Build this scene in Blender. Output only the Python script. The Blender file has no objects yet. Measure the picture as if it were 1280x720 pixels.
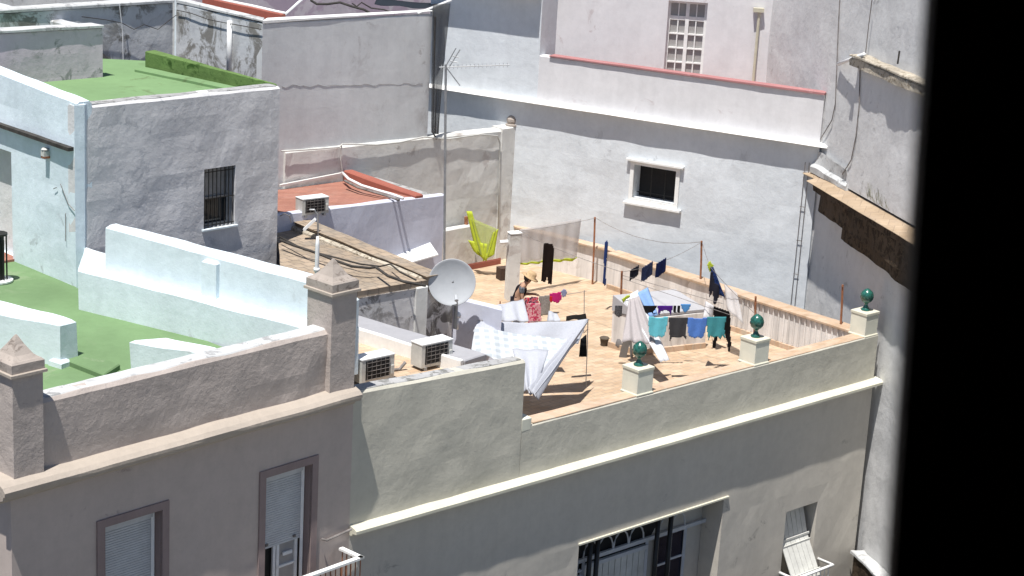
import bpy, bmesh, math, random
from mathutils import Vector, Matrix, noise
random.seed(7)
R_=math.radians
scene=bpy.context.scene
COL=scene.collection
V=Vector
# ------------------------------------------------------------------ camera
F=2413.; HC=13.0
PITCH=R_(15.9); ROLL=R_(3.2)
cfw=V((0,math.cos(PITCH),-math.sin(PITCH))); u0=V((0,math.sin(PITCH),math.cos(PITCH))); r0=V((1,0,0))
cR=r0*math.cos(ROLL)+u0*math.sin(ROLL); cU=-r0*math.sin(ROLL)+u0*math.cos(ROLL)
CC=V((0,0,HC))
cam=bpy.data.cameras.new('camera'); camo=bpy.data.objects.new('camera',cam); COL.objects.link(camo)
M=Matrix((cR,cU,-cfw)).transposed().to_4x4(); M.translation=CC
camo.matrix_world=M
cam.sensor_width=36; cam.lens=F/1280*36; cam.clip_start=.02; cam.clip_end=3000
cam.dof.use_dof=True; cam.dof.focus_distance=39.0; cam.dof.aperture_fstop=12
scene.camera=camo
# ------------------------------------------------------------------ light
SH=V((-.419,-.910)).normalized(); EL=R_(71)
SD=V((SH.x*math.cos(EL),SH.y*math.cos(EL),math.sin(EL)))
w=bpy.data.worlds.new('World'); scene.world=w; w.use_nodes=True
nt=w.node_tree; nt.nodes.clear()
sky=nt.nodes.new('ShaderNodeTexSky'); sky.sky_type='NISHITA'; sky.sun_disc=False
sky.sun_elevation=EL; sky.sun_rotation=math.atan2(SD.x,SD.y); sky.dust_density=.6; sky.air_density=.8
bg=nt.nodes.new('ShaderNodeBackground'); bg.inputs[1].default_value=.075
wo=nt.nodes.new('ShaderNodeOutputWorld'); nt.links.new(sky.outputs[0],bg.inputs[0]); nt.links.new(bg.outputs[0],wo.inputs[0])
sl=bpy.data.lights.new('sun','SUN'); sl.energy=4.7; sl.angle=R_(.55); sl.color=(1,.965,.915)
so=bpy.data.objects.new('sun',sl); COL.objects.link(so); so.rotation_euler=SD.to_track_quat('Z','Y').to_euler(); so.location=(0,0,60)
vs=scene.view_settings; vs.view_transform='Standard'; vs.look='None'; vs.gamma=1; vs.use_curve_mapping=False; vs.exposure=.47
scene.render.engine='CYCLES'; scene.cycles.max_bounces=8; scene.cycles.diffuse_bounces=5
# ------------------------------------------------------------------ survey helpers
def ray(x,y): return cfw*F+cR*(x-640)-cU*(y-360)
def Z(x,y,z):
    d=ray(x,y); return CC+d*((z-HC)/d.z)
def ON(x,y,A,B):
    d=ray(x,y); n=V((B.y-A.y,-(B.x-A.x),0)); a=V((A.x,A.y,0)); return CC+d*(((a-CC).dot(n))/d.dot(n))
def YY(x,y,Y):
    d=ray(x,y); return CC+d*(Y/d.y)
def DR(a): return V((math.sin(R_(a)),math.cos(R_(a)),0))
def P2(x,y,z=0): return V((x,y,z))
# ------------------------------------------------------------------ materials
MATS={}
class NT:
    def __init__(s,name):
        s.m=bpy.data.materials.new(name); s.m.use_nodes=True; s.t=s.m.node_tree; s.n=s.t.nodes; s.b=s.n['Principled BSDF']
        s.geo=s.n.new('ShaderNodeNewGeometry'); s.P=s.geo.outputs['Position']
    def l(s,a,b): s.t.links.new(a,b)
    def map(s,scale=(1,1,1),rot=(0,0,0),loc=(0,0,0)):
        m=s.n.new('ShaderNodeMapping'); m.inputs['Scale'].default_value=scale; m.inputs['Rotation'].default_value=rot; m.inputs['Location'].default_value=loc
        s.l(s.P,m.inputs[0]); return m.outputs[0]
    def noise(s,scale,detail=4,rough=.55,vec=None,dist=0):
        t=s.n.new('ShaderNodeTexNoise'); t.inputs['Scale'].default_value=scale; t.inputs['Detail'].default_value=detail; t.inputs['Roughness'].default_value=rough; t.inputs['Distortion'].default_value=dist
        s.l(vec or s.P,t.inputs['Vector']); return t.outputs[0]
    def ramp(s,f,pts):
        r=s.n.new('ShaderNodeValToRGB'); cr=r.color_ramp
        while len(cr.elements)<len(pts): cr.elements.new(.5)
        for e,(p,c) in zip(cr.elements,pts):
            e.position=p; e.color=(*c,1) if isinstance(c,tuple) else (c,c,c,1)
        s.l(f,r.inputs[0]); return r.outputs[0]
    def mix(s,f,a,b,mode='MIX'):
        m=s.n.new('ShaderNodeMix'); m.data_type='RGBA'; m.blend_type=mode
        for k,v in ((0,f),(6,a),(7,b)):
            if hasattr(v,'links'): s.l(v,m.inputs[k])
            elif isinstance(v,tuple): m.inputs[k].default_value=(*v,1)
            else: m.inputs[k].default_value=v
        return m.outputs[2]
    def math(s,op,a,b):
        m=s.n.new('ShaderNodeMath'); m.operation=op
        for k,v in ((0,a),(1,b)):
            if hasattr(v,'links'): s.l(v,m.inputs[k])
            else: m.inputs[k].default_value=v
        return m.outputs[0]
    def bump(s,h,strength,dist=.02):
        b=s.n.new('ShaderNodeBump'); b.inputs['Strength'].default_value=strength; b.inputs['Distance'].default_value=dist
        s.l(h,b.inputs['Height']); s.l(b.outputs[0],s.b.inputs['Normal'])
    def out(s,c,rough=.9,spec=.2):
        if hasattr(c,'links'): s.l(c,s.b.inputs['Base Color'])
        else: s.b.inputs['Base Color'].default_value=(*c,1)
        s.b.inputs['Roughness'].default_value=rough; s.b.inputs['Specular IOR Level'].default_value=spec
        return s.m
def plaster(name,col,var=.12,stain=0.,scol=(.16,.15,.14),sscale=1.6,bump=.55,bd=.03,patch=None,pth=.6,streak=.08):
    t=NT(name)
    lo=tuple(c*(1-var) for c in col); hi=tuple(min(.93,c*(1+var*.45)) for c in col)
    big=t.noise(.55,5,.6); c=t.ramp(big,[(.3,lo),(.7,hi)])
    mid=t.noise(5,8,.7); c=t.mix(.7,c,t.ramp(mid,[(.25,.86),(.6,1.0)]),'MULTIPLY')
    if streak:   # rain streaks down the wall
        st=t.noise(1.0,6,.65,t.map((3.2,3.2,.22)))
        c=t.mix(streak,c,t.ramp(st,[(.40,.55),(.58,1.0)]),'MULTIPLY')
    if patch:
        pm=t.noise(.8,7,.62,dist=.4); f=t.ramp(pm,[(pth,0.),(pth+.04,1.)]); c=t.mix(f,c,patch)
    if stain:
        a=t.noise(sscale,9,.72,dist=.6); th=.60-.08*stain
        f=t.ramp(a,[(th,0.),(th+.07,1.)])
        g=t.noise(sscale*.35,3,.5,t.map((1,1,.6),loc=(7,3,1))); f2=t.ramp(g,[(.52-.13*min(stain,1.9),0.),(.66-.13*min(stain,1.9),1.)])
        c=t.mix(t.math('MULTIPLY',t.math('MULTIPLY',f,f2),.85),c,scol)
    # tiny flecks / hairline damage
    v=t.noise(14,6,.75); c=t.mix(.35,c,t.ramp(v,[(.30,.55),(.36,1.)]),'MULTIPLY')
    h1=t.noise(1.5,5,.5,dist=.15); h2=t.noise(9,7,.7); h3=t.noise(38,3,.6)
    h=t.math('ADD',t.math('MULTIPLY',h1,1.4),t.math('ADD',t.math('MULTIPLY',h2,.36),t.math('MULTIPLY',h3,.10)))
    t.bump(h,bump,bd); return t.out(c,.92,.15)
def paint(name,col,rough=.45,var=.08,bump=0,metal=0,spec=.4,scale=6):
    t=NT(name); n=t.noise(scale,6,.65)
    c=t.ramp(n,[(.3,tuple(x*(1-var*2) for x in col)),(.65,tuple(min(.95,x*(1+var*.5)) for x in col))])
    if bump: t.bump(t.noise(scale*3,6,.6),bump,.01)
    m=t.out(c,rough,spec); t.b.inputs['Metallic'].default_value=metal; return m
def tiles(name,c1,c2,mort,rot,w=.28,h=.14,bump=.2,dirt=(.2,.16,.12),dirtf=.3,mw=.008):
    t=NT(name); mp=t.map((1,1,1),(0,0,rot))
    b=t.n.new('ShaderNodeTexBrick'); t.l(mp,b.inputs['Vector'])
    b.inputs['Color1'].default_value=(*c1,1); b.inputs['Color2'].default_value=(*c2,1); b.inputs['Mortar'].default_value=(*mort,1)
    b.inputs['Scale'].default_value=1; b.inputs['Mortar Size'].default_value=mw; b.inputs['Brick Width'].default_value=w; b.inputs['Row Height'].default_value=h; b.inputs['Mortar Smooth'].default_value=.3
    c=b.outputs[0]
    # streaks of older and newer tile
    s=t.noise(1.0,5,.6,t.map((.5,2.2,1),(0,0,rot))); c=t.mix(.55,c,t.ramp(s,[(.35,(.72,.62,.52)),(.62,(1.08,1.02,.98))]),'MULTIPLY')
    d=t.noise(1.1,8,.7,dist=.4); f=t.ramp(d,[(.5,0.),(.72,1.)]); c=t.mix(t.math('MULTIPLY',f,dirtf),c,dirt)
    e=t.noise(7,6,.7); c=t.mix(.5,c,t.ramp(e,[(.3,.75),(.6,1.05)]),'MULTIPLY')
    t.bump(t.math('ADD',t.math('MULTIPLY',b.outputs[1],-.5),t.math('MULTIPLY',e,.6)),bump,.02); return t.out(c,.85,.2)
def cloth(name,col,trans=.0,var=.06):
    t=NT(name); n=t.noise(30,3,.6); c=t.ramp(n,[(.3,tuple(x*(1-var*2) for x in col)),(.7,col)])
    t.bump(t.noise(9,4,.6),.25,.02); m=t.out(c,.9,.1)
    tr=t.n.new('ShaderNodeBsdfTranslucent'); t.l(c,tr.inputs[0]); mx=t.n.new('ShaderNodeMixShader'); mx.inputs[0].default_value=.25
    t.l(t.b.outputs[0],mx.inputs[1]); t.l(tr.outputs[0],mx.inputs[2]); last=mx.outputs[0]
    if trans:
        tp=t.n.new('ShaderNodeBsdfTransparent'); m2=t.n.new('ShaderNodeMixShader'); m2.inputs[0].default_value=trans
        t.l(last,m2.inputs[1]); t.l(tp.outputs[0],m2.inputs[2]); last=m2.outputs[0]
    t.l(last,t.n['Material Output'].inputs[0]); return m
def check(name,rot):
    t=NT(name); mp=t.map((1,1,1),(0,0,rot-math.pi/2))
    sx=t.n.new('ShaderNodeSeparateXYZ'); t.l(mp,sx.inputs[0])
    def band(o,s):
        f=t.math('FRACT',t.math('MULTIPLY',o,s),0); return t.math('GREATER_THAN',f,.5)
    a=band(sx.outputs[0],5.0); b=band(t.math('ADD',sx.outputs[2],sx.outputs[1]),4.6)
    f=t.math('MULTIPLY',t.math('ADD',a,b),.5)
    c=t.mix(f,(.60,.62,.66),(.40,.44,.47)); t.bump(t.noise(9,4,.6),.25,.02)
    return t.out(c,.9,.1)
def glass(name,col=(.02,.025,.03),rough=.08): return paint(name,col,rough,.05,spec=.6)
wall_white=plaster('limewash',(.70,.78,.82),.07,stain=.12,scol=(.4,.4,.4),bump=.5)
wall_blue=plaster('pale_blue_limewash',(.70,.80,.86),.08,stain=.15,scol=(.35,.38,.4),bump=.55)
wall_grey=plaster('greyish_plaster',(.68,.675,.68),.14,stain=.5,scol=(.42,.43,.45),sscale=2.4,bump=.65,bd=.04)
wall_lowgrey=plaster('dull_limewash',(.68,.58,.66),.12,stain=.8,scol=(.25,.25,.25),sscale=3,bump=.5)
wall_upper=plaster('upper_wall_paint',(.70,.69,.70),.06,stain=.2,scol=(.5,.45,.45),bump=.3,bd=.02)
wall_back=plaster('back_house_limewash',(.68,.715,.745),.07,stain=.12,scol=(.42,.44,.46),bump=.6)
wall_tower=plaster('tower_plaster',(.68,.70,.705),.08,stain=.25,scol=(.33,.31,.30),sscale=1.2,bump=.4,bd=.02)
wall_mould=plaster('mouldy_limewash',(.62,.64,.66),.14,stain=1.45,scol=(.17,.16,.14),sscale=1.6,bump=.6)
wall_party=plaster('old_party_plaster',(.69,.69,.665),.12,stain=.7,scol=(.34,.31,.28),sscale=1.7,bump=.5,patch=(.50,.475,.45),pth=.60)
wall_lav=plaster('lavender_limewash',(.60,.62,.72),.06,stain=.15,scol=(.4,.4,.45),bump=.35)
wall_stain=plaster('black_stained_plaster',(.66,.65,.65),.15,stain=1.2,scol=(.10,.09,.08),sscale=2.6,bump=.6)
wall_far=plaster('far_mauve_plaster',(.62,.55,.58),.16,stain=.6,scol=(.35,.27,.30),sscale=.9,bump=.3,patch=(.45,.36,.42),pth=.5)
wall_right=plaster('right_house_plaster',(.65,.65,.65),.08,stain=.35,scol=(.40,.40,.40),sscale=4,bump=.8)
wall_cream=plaster('cream_plaster',(.54,.52,.445),.06,stain=.4,scol=(.44,.42,.36),sscale=2,bump=.5,bd=.035)
wall_creamf=plaster('cream_facade_plaster',(.55,.515,.455),.04,stain=.05,bump=.35,bd=.02)
wall_cream2=plaster('pale_cream_paint',(.72,.71,.60),.04,bump=.25,bd=.02,streak=.05)
trim_cream=plaster('cream_trim',(.62,.60,.49),.05,bump=.25,bd=.02,streak=.05)
wall_inner=plaster('terrace_inner_limewash',(.80,.775,.75),.12,stain=.5,scol=(.45,.40,.35),sscale=3,bump=.4,streak=.6)
wall_pink=plaster('pink_grey_plaster',(.46,.405,.37),.09,stain=.4,scol=(.30,.27,.26),sscale=2.5,bump=.8,bd=.05)
wall_pinkf=plaster('pink_facade_plaster',(.50,.43,.39),.05,stain=.1,scol=(.3,.25,.24),bump=.3,bd=.02)
trim_pink=plaster('pink_cornice_plaster',(.43,.375,.32),.07,stain=.3,scol=(.42,.36,.31),sscale=5,bump=.7)
cap_pink=plaster('weathered_cap_plaster',(.40,.35,.31),.15,stain=.8,scol=(.18,.15,.13),sscale=7,bump=.8)
white_top=plaster('worn_white_top',(.56,.57,.57),.15,stain=1.1,scol=(.27,.27,.27),sscale=4,bump=.6)
grey_top=plaster('dirty_grey_top',(.40,.40,.40),.2,stain=1.2,scol=(.15,.15,.14),sscale=5,bump=.7)
cover_grey=plaster('skylight_cover_grey',(.42,.42,.44),.08,bump=.2,bd=.01)
strip_grey=plaster('grey_roof_felt',(.36,.36,.38),.08,bump=.2,bd=.01)
mauve=plaster('mauve_surround_plaster',(.30,.235,.225),.08,bump=.35,streak=.2)
green=plaster('green_roof_paint',(.16,.255,.125),.2,stain=.5,scol=(.22,.28,.17),sscale=1.0,bump=.25,bd=.02,streak=0)
green_light=plaster('light_green_roof_paint',(.18,.29,.14),.12,stain=.5,scol=(.13,.19,.09),sscale=1.5,bump=.1,bd=.01,streak=0)
moss=plaster('mossy_green_paint',(.15,.24,.08),.35,stain=1.0,scol=(.03,.07,.015),sscale=4,bump=1,streak=.2)
floor_tile=tiles('terracotta_tiles',(.57,.455,.335),(.48,.36,.25),(.40,.335,.265),R_(-43),.30,.15,dirtf=.3,mw=.012)
coping_tile=tiles('coping_tiles',(.50,.37,.26),(.55,.43,.33),(.5,.44,.36),R_(42),.14,.3,dirtf=.3)
roof_tile=tiles('old_roof_tiles',(.40,.33,.255),(.32,.27,.21),(.25,.215,.18),R_(-43),.26,.26,bump=.8,dirt=(.20,.185,.165),dirtf=.85,mw=.015)
red_tile=tiles('red_roof_tiles',(.36,.175,.135),(.31,.15,.12),(.38,.20,.15),R_(-43),.28,.14,dirt=(.35,.26,.22),dirtf=.45)
red_paint=plaster('red_roof_paint',(.34,.12,.09),.12,stain=.3,scol=(.3,.12,.1),bump=.2)
red_cope=plaster('faded_red_coping',(.40,.19,.19),.12,stain=.3,scol=(.5,.3,.3),sscale=5,bump=.2)
white_trim=paint('white_trim_paint',(.82,.82,.80),.6,.06,.2)
white_metal=paint('white_metal',(.78,.79,.79),.4,.05)
shutter_m=paint('grey_white_shutter',(.52,.535,.56),.55,.06)
plank_m=paint('white_planks',(.60,.60,.565),.6,.1,.2,scale=3)
rust=paint('rusty_iron',(.33,.14,.07),.85,.3,.4,scale=12)
black_iron=paint('black_iron',(.016,.015,.014),.5,.2)
ac_white=paint('ac_casing',(.55,.55,.52),.45,.12,scale=3)
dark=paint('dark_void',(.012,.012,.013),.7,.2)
dish_m=paint('dish_grey',(.47,.49,.51),.45,.06,scale=2)
galv=paint('galvanised_steel',(.36,.37,.38),.5,.15,metal=.5)
cable=paint('dark_cable',(.05,.045,.04),.8,.3)
cable_l=paint('weathered_cable',(.22,.20,.19),.8,.3)
finial_m=paint('green_glazed_ceramic',(.022,.13,.10),.2,.35,.25,spec=.8,scale=16)
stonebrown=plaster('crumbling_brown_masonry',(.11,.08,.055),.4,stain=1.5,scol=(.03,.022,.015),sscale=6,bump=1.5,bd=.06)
rubble=plaster('crumbling_ledge',(.50,.45,.37),.35,stain=1.2,scol=(.17,.14,.10),sscale=9,bump=1.5,bd=.05)
eave_tile=tiles('eave_clay_slabs',(.43,.345,.25),(.38,.30,.215),(.30,.24,.18),R_(15),.3,.5,dirt=(.3,.24,.2),dirtf=.4)
glass_m=glass('window_glass'); glass_g=glass('curtained_glass',(.36,.35,.34),.3)
glass_b=glass('blue_dark_glass',(.018,.02,.035))
wood_dark=paint('dark_brown_wood',(.06,.026,.010),.7,.3,.2,scale=30)
room_m=paint('dark_room_plaster',(.05,.035,.025),.9,.1)
stone_g=plaster('street_paving',(.11,.105,.10),.2,stain=.6,bump=.4,streak=0)
# ------------------------------------------------------------------ mesh builder
BASE={}
class MB:
    def __init__(s): s.v=[]; s.f=[]
    def add(s,vs,fs):
        k=len(s.v); s.v+=[V(v) for v in vs]; s.f+=[tuple(i+k for i in f) for f in fs]; return s
    def box(s,c,size,rz=0,bev=0):
        c=V(c); x,y,z=[a/2 for a in size]; m=Matrix.Rotation(rz,3,'Z')
        pts=[c+m@V((i*x,j*y,k*z)) for k in(-1,1) for i,j in((-1,-1),(1,-1),(1,1),(-1,1))]
        return s.add(pts,[(3,2,1,0),(4,5,6,7),(0,1,5,4),(1,2,6,5),(2,3,7,6),(3,0,4,7)])
    def beam(s,a,b,wd,ht,up=V((0,0,1))):
        a=V(a);b=V(b); d=(b-a).normalized(); 
        if abs(d.dot(up))>.98: up=V((0,1,0))
        sx=d.cross(up).normalized(); sz=sx.cross(d)
        pts=[p+sx*i*wd/2+sz*j*ht/2 for p in(a,b) for i,j in((-1,-1),(1,-1),(1,1),(-1,1))]
        return s.add(pts,[(3,2,1,0),(4,5,6,7),(0,1,5,4),(1,2,6,5),(2,3,7,6),(3,0,4,7)])
    def tube(s,pts,r,n=8,cap=True):
        pts=[V(p) for p in pts]; rings=[]; rr=r if isinstance(r,(list,tuple)) else [r]*len(pts)
        for i,p in enumerate(pts):
            d=(pts[min(i+1,len(pts)-1)]-pts[max(i-1,0)]).normalized()
            up=V((0,0,1)) if abs(d.z)<.9 else V((0,1,0))
            x=d.cross(up).normalized(); y=x.cross(d)
            rings.append([p+(x*math.cos(2*math.pi*k/n)+y*math.sin(2*math.pi*k/n))*rr[i] for k in range(n)])
        k0=len(s.v); s.v+=[q for g in rings for q in g]
        for i in range(len(pts)-1):
            for k in range(n):
                a=k0+i*n+k;b=k0+i*n+(k+1)%n; s.f.append((a,b,b+n,a+n))
        if cap: s.f.append(tuple(k0+k for k in reversed(range(n)))); s.f.append(tuple(k0+(len(pts)-1)*n+k for k in range(n)))
        return s
    def lathe(s,c,prof,n=16,tilt=None):
        c=V(c); k0=len(s.v)
        for r,z in prof:
            for k in range(n):
                p=V((r*math.cos(2*math.pi*k/n),r*math.sin(2*math.pi*k/n),z))
                if tilt: p=tilt@p
                s.v.append(c+p)
        for i in range(len(prof)-1):
            for k in range(n):
                a=k0+i*n+k;b=k0+i*n+(k+1)%n; s.f.append((a,b,b+n,a+n))
        s.f.append(tuple(k0+k for k in reversed(range(n)))); s.f.append(tuple(k0+(len(prof)-1)*n+k for k in range(n)))
        return s
    def prism(s,poly,z0,z1,seg=.35,jit=.012,cham=.025,vseg=1.2,top=True,zj=None,nearz=None):
        """vertical solid on a plan polygon (counter-clockwise), hand-plastered edges. z1 scalar or per-corner list"""
        n=len(poly); zt=z1 if isinstance(z1,(list,tuple)) else [z1]*n
        zb=z0 if isinstance(z0,(list,tuple)) else [z0]*n
        if zj is None: zj=jit
        ring=[]
        for i in range(n):
            a=V((poly[i][0],poly[i][1],0)); b=V((poly[(i+1)%n][0],poly[(i+1)%n][1],0)); L=(b-a).length; m=max(1,int(round(L/seg)))
            for k in range(m):
                t=k/m; p=a.lerp(b,t); ring.append((p,zb[i]*(1-t)+zb[(i+1)%n]*t,zt[i]*(1-t)+zt[(i+1)%n]*t))
        N=len(ring)
        # inward offsets for the chamfer
        ins=[]
        for i in range(N):
            p0=ring[i-1][0];p=ring[i][0];p1=ring[(i+1)%N][0]
            d0=(p-p0).normalized();d1=(p1-p).normalized(); n0=V((-d0.y,d0.x,0));n1=V((-d1.y,d1.x,0)); q=n0+n1
            q=q/max(.35,q.length_squared)*2 if q.length>1e-6 else n0
            ins.append(q)
        h=max(b for _,_,b in ring)-min(a for _,a,_ in ring); rows=max(1,min(8,int(h/vseg)))
        k0=len(s.v)
        def J(p,z): 
            o=noise.noise(V((p.x*.9,p.y*.9,z*.9))*1.6)*jit; o2=noise.noise(V((p.x,p.y,z+9))*4)*jit*.4
            return o+o2
        for r in range(rows+1):
            t=r/rows
            for i,(p,a,b) in enumerate(ring):
                z=a*(1-t)+(b-cham)*t
                if r==rows: z+=noise.noise(V((p.x*1.5,p.y*1.5,5)))*zj
                q=p+ins[i]*(-J(p,z)); s.v.append(V((q.x,q.y,z)))
        for i,(p,a,b) in enumerate(ring):
            z=b+noise.noise(V((p.x*1.5,p.y*1.5,5)))*zj; q=p+ins[i]*(cham-J(p,b)); s.v.append(V((q.x,q.y,z)))
        for r in range(rows+1):
            for i in range(N):
                a=k0+r*N+i;b=k0+r*N+(i+1)%N; s.f.append((a,b,b+N,a+N))
        if top: s.f.append(tuple(k0+(rows+1)*N+i for i in range(N)))
        s.f.append(tuple(k0+i for i in reversed(range(N))))
        return s
    def wall(s,A,B,z0,zt,th,holes=(),seg=.3,jit=.012,cham=.025):
        """wall whose front face runs A->B seen from the right-hand side, thickness backwards; holes (u0,u1,v0,v1)"""
        A=V((A.x,A.y,0));B=V((B.x,B.y,0)); L=(B-A).length; d=(B-A)/L; n=V((d.y,-d.x,0))
        zA,zB=zt if isinstance(zt,(list,tuple)) else (zt,zt); zm=min(zA,zB)-cham
        def cuts(lo,hi,ext,sg):
            c=sorted(set([lo,hi]+[x for x in ext if lo<x<hi])); o=[]
            for a,b in zip(c,c[1:]):
                m=max(1,int(round((b-a)/sg))); o+=[a+(b-a)*k/m for k in range(m)]
            return o+[hi]
        us=cuts(0,L,[x for h in holes for x in h[:2]],seg); vs=cuts(z0,zm,[x for h in holes for x in h[2:]],seg*1.6)
        def inh(u,v,strict=True):
            return any(h[0]-1e-6<u<h[1]+1e-6 and h[2]-1e-6<v<h[3]+1e-6 for h in holes)
        k0=len(s.v); nu=len(us); nv=len(vs)
        for j,v in enumerate(vs):
            for u in us:
                p=A+d*u; z=v
                if j==nv-1: z=zA+(zB-zA)*u/L-cham
                o=0 if (inh(u,v) or u in(0,L)) else noise.noise(V((p.x,p.y,z))*1.5)*jit
                q=p+n*o; s.v.append(V((q.x,q.y,z)))
        for j in range(nv-1):
            for i in range(nu-1):
                uc=(us[i]+us[i+1])/2; vc=(vs[j]+vs[j+1])/2
                if any(h[0]<uc<h[1] and h[2]<vc<h[3] for h in holes): continue
                a=k0+j*nu+i; s.f.append((a,a+1,a+nu+1,a+nu))
        def edge(off,extra=0): 
            k=len(s.v)
            for u in us:
                p=A+d*u+n*off; zz=zA+(zB-zA)*u/L+extra+noise.noise(V((p.x*1.5,p.y*1.5,2)))*jit; s.v.append(V((p.x,p.y,zz)))
            return k
        e1=edge(-cham); e2=edge(-th+cham); e3=edge(-th,-cham)
        kb=len(s.v); s.v+=[V((*(A+d*u-n*th).xy,z0)) for u in us]
        t0=k0+(nv-1)*nu
        for i in range(nu-1):
            s.f+=[(t0+i,t0+i+1,e1+i+1,e1+i),(e1+i,e1+i+1,e2+i+1,e2+i),(e2+i,e2+i+1,e3+i+1,e3+i)]
            if not holes: s.f.append((e3+i,e3+i+1,kb+i+1,kb+i))
        # end caps
        s.f.append(tuple([k0+j*nu for j in range(nv)]+[e1,e2,e3,kb])); s.f.append(tuple(reversed([k0+j*nu+nu-1 for j in range(nv)]+[e1+nu-1,e2+nu-1,e3+nu-1,kb+nu-1])))
        for (a,b,c,e) in holes:
            q=[A+d*a,A+d*b]; bk=[p-n*th for p in q]
            f=[V((q[0].x,q[0].y,c)),V((q[1].x,q[1].y,c)),V((q[1].x,q[1].y,e)),V((q[0].x,q[0].y,e))]
            g=[V((bk[0].x,bk[0].y,c)),V((bk[1].x,bk[1].y,c)),V((bk[1].x,bk[1].y,e)),V((bk[0].x,bk[0].y,e))]
            s.add(f+g,[(0,1,5,4),(1,2,6,5),(2,3,7,6),(3,0,4,7)])
        return s
def make(name,mb,mat,base,smooth=False,fix=True):
    base=V(base); me=bpy.data.meshes.new(name); me.from_pydata([tuple(v-base) for v in mb.v],[],mb.f); me.update()
    bm=bmesh.new(); bm.from_mesh(me)
    bmesh.ops.recalc_face_normals(bm,faces=bm.faces)
    ng=[f for f in bm.faces if len(f.verts)>4]
    if ng: bmesh.ops.triangulate(bm,faces=ng)
    bm.to_mesh(me); bm.free()
    if smooth: me.polygons.foreach_set('use_smooth',[True]*len(me.polygons))
    me.materials.append(mat); o=bpy.data.objects.new(name,me); COL.objects.link(o); return o
def tag(o,label,cat=None,group=None,kind=None):
    if label: o['label']=label
    if cat: o['category']=cat
    if group: o['group']=group
    if kind: o['kind']=kind
    return o
def thing(name,label,cat,loc,group=None,rz=0):
    o=bpy.data.objects.new(name,None); o.empty_display_size=.3; COL.objects.link(o); o.location=loc; o.rotation_euler=(0,0,rz); BASE[o.name]=V(loc) if rz==0 else V((0,0,0))
    return tag(o,label,cat,group)
def part(name,mb,mat,par,label=None,smooth=False):
    b=BASE[par.name]; o=make(name,mb,mat,b,smooth); o.parent=par; BASE[o.name]=b
    if label: o['label']=label
    return o
def solo(name,mb,mat,label,cat,group=None,base=None,smooth=False,kind=None):
    if base is None:
        xs=[v.x for v in mb.v];ys=[v.y for v in mb.v];zs=[v.z for v in mb.v]; base=V(((min(xs)+max(xs))/2,(min(ys)+max(ys))/2,min(zs)))
    o=make(name,mb,mat,base,smooth); o.location=base; BASE[o.name]=V(base)
    return tag(o,label,cat,group,kind)
def dup(root,loc,rz,label):
    r=root.copy(); COL.objects.link(r); r.location=loc; r.rotation_euler=(0,0,rz); r['label']=label
    for ch in root.children:
        c=ch.copy(); COL.objects.link(c); c.parent=r
        for g in ch.children:
            e=g.copy(); COL.objects.link(e); e.parent=c
    return r
GZ=-9.5
def B(): return MB()
# ================================================================== GROUND
solo('ground',B().add([(-900,-900,GZ),(900,-900,GZ),(900,1500,GZ),(-900,1500,GZ)],[(0,1,2,3)]),stone_g,None,None,kind='structure',base=V((0,0,GZ)))
O0=V((-4.5,21.5,0)); O1=V((14,38.5,0));  # house out of view, added to block street bounce and low sky light
solo('added_opposite_house',B().prism([O0+V((.68,-.735,0))*1.0,O0+V((.68,-.735,0))*8,O1+V((.68,-.735,0))*8,O1+V((.68,-.735,0))*1.0],-9.49,-2.6,seg=3),wall_cream,'unseen low plain house added across the narrow street to cut light on the facades','house')
# ================================================================== CREAM HOUSE
C0=V((.61,33.55,0)); C1=V((8.05,40.41,0)); eA=(C1-C0).normalized(); nA=V((eA.y,-eA.x,0)); eB=-nA
K=V((-2.55,30.63,0)); K=C0+eA*((K-C0).dot(eA))
BR=C1+eB*8.1           # far end of the side parapet
house=thing('cream_house','cream plastered house with laundry on its terracotta roof terrace','house',V((3,37,GZ)))
LK=(C0-K).length; LF=(C1-K).length
# openings measured along the facade from K
gu0=LK+1.30; gu1=LK+5.45; su0=LK+7.54; su1=LK+8.60
fw_=B().wall(K,C1,GZ,-.16,.55,[(gu0,gu1,-4.9,-1.87),(su0,su1,-4.9,-2.67)],seg=.3,jit=.014)
part('facade_wall',fw_,wall_creamf,house)
inner=lambda d: [K+eB*d,C1+eB*d]
# body of the house behind the facade
body=B().prism([K+eB*.56,C1+eB*.56,BR+eA*-.01,V((0.05,48.5,0)),V((-2.2,46.3,0)),V((-1.2,38.2,0)),V((-2.9,34.6,0))],GZ,[-.06,-.06,-.06,-.06,-.06,-.06,-.06],jit=.004,seg=1.5)
part('house_body',body,wall_creamf,house)
fl=B().prism([K+eB*.02+eA*2.9,C1+eB*.02-eA*.02,BR,V((0.12,48.75,0)),V((-2.3,46.55,0)),V((-1.45,37.8,0))],-.155,0,jit=0,cham=.002,seg=3)
part('terrace_floor',fl,floor_tile,house)
# low parapet (front) and raised wall at its left
r0u=(ON(657,450,C0,C1)-K).xy.length
lowA=K+eA*r0u
part('front_parapet',B().wall(lowA+eA*.01,C1,-.15,(.88,.90),.30,seg=.25,jit=.010),wall_cream,house)
part('raised_wall',B().wall(K,lowA,-.15,(2.30,2.17),.32,seg=.12,jit=.016,cham=.045),wall_cream,house)
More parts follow.
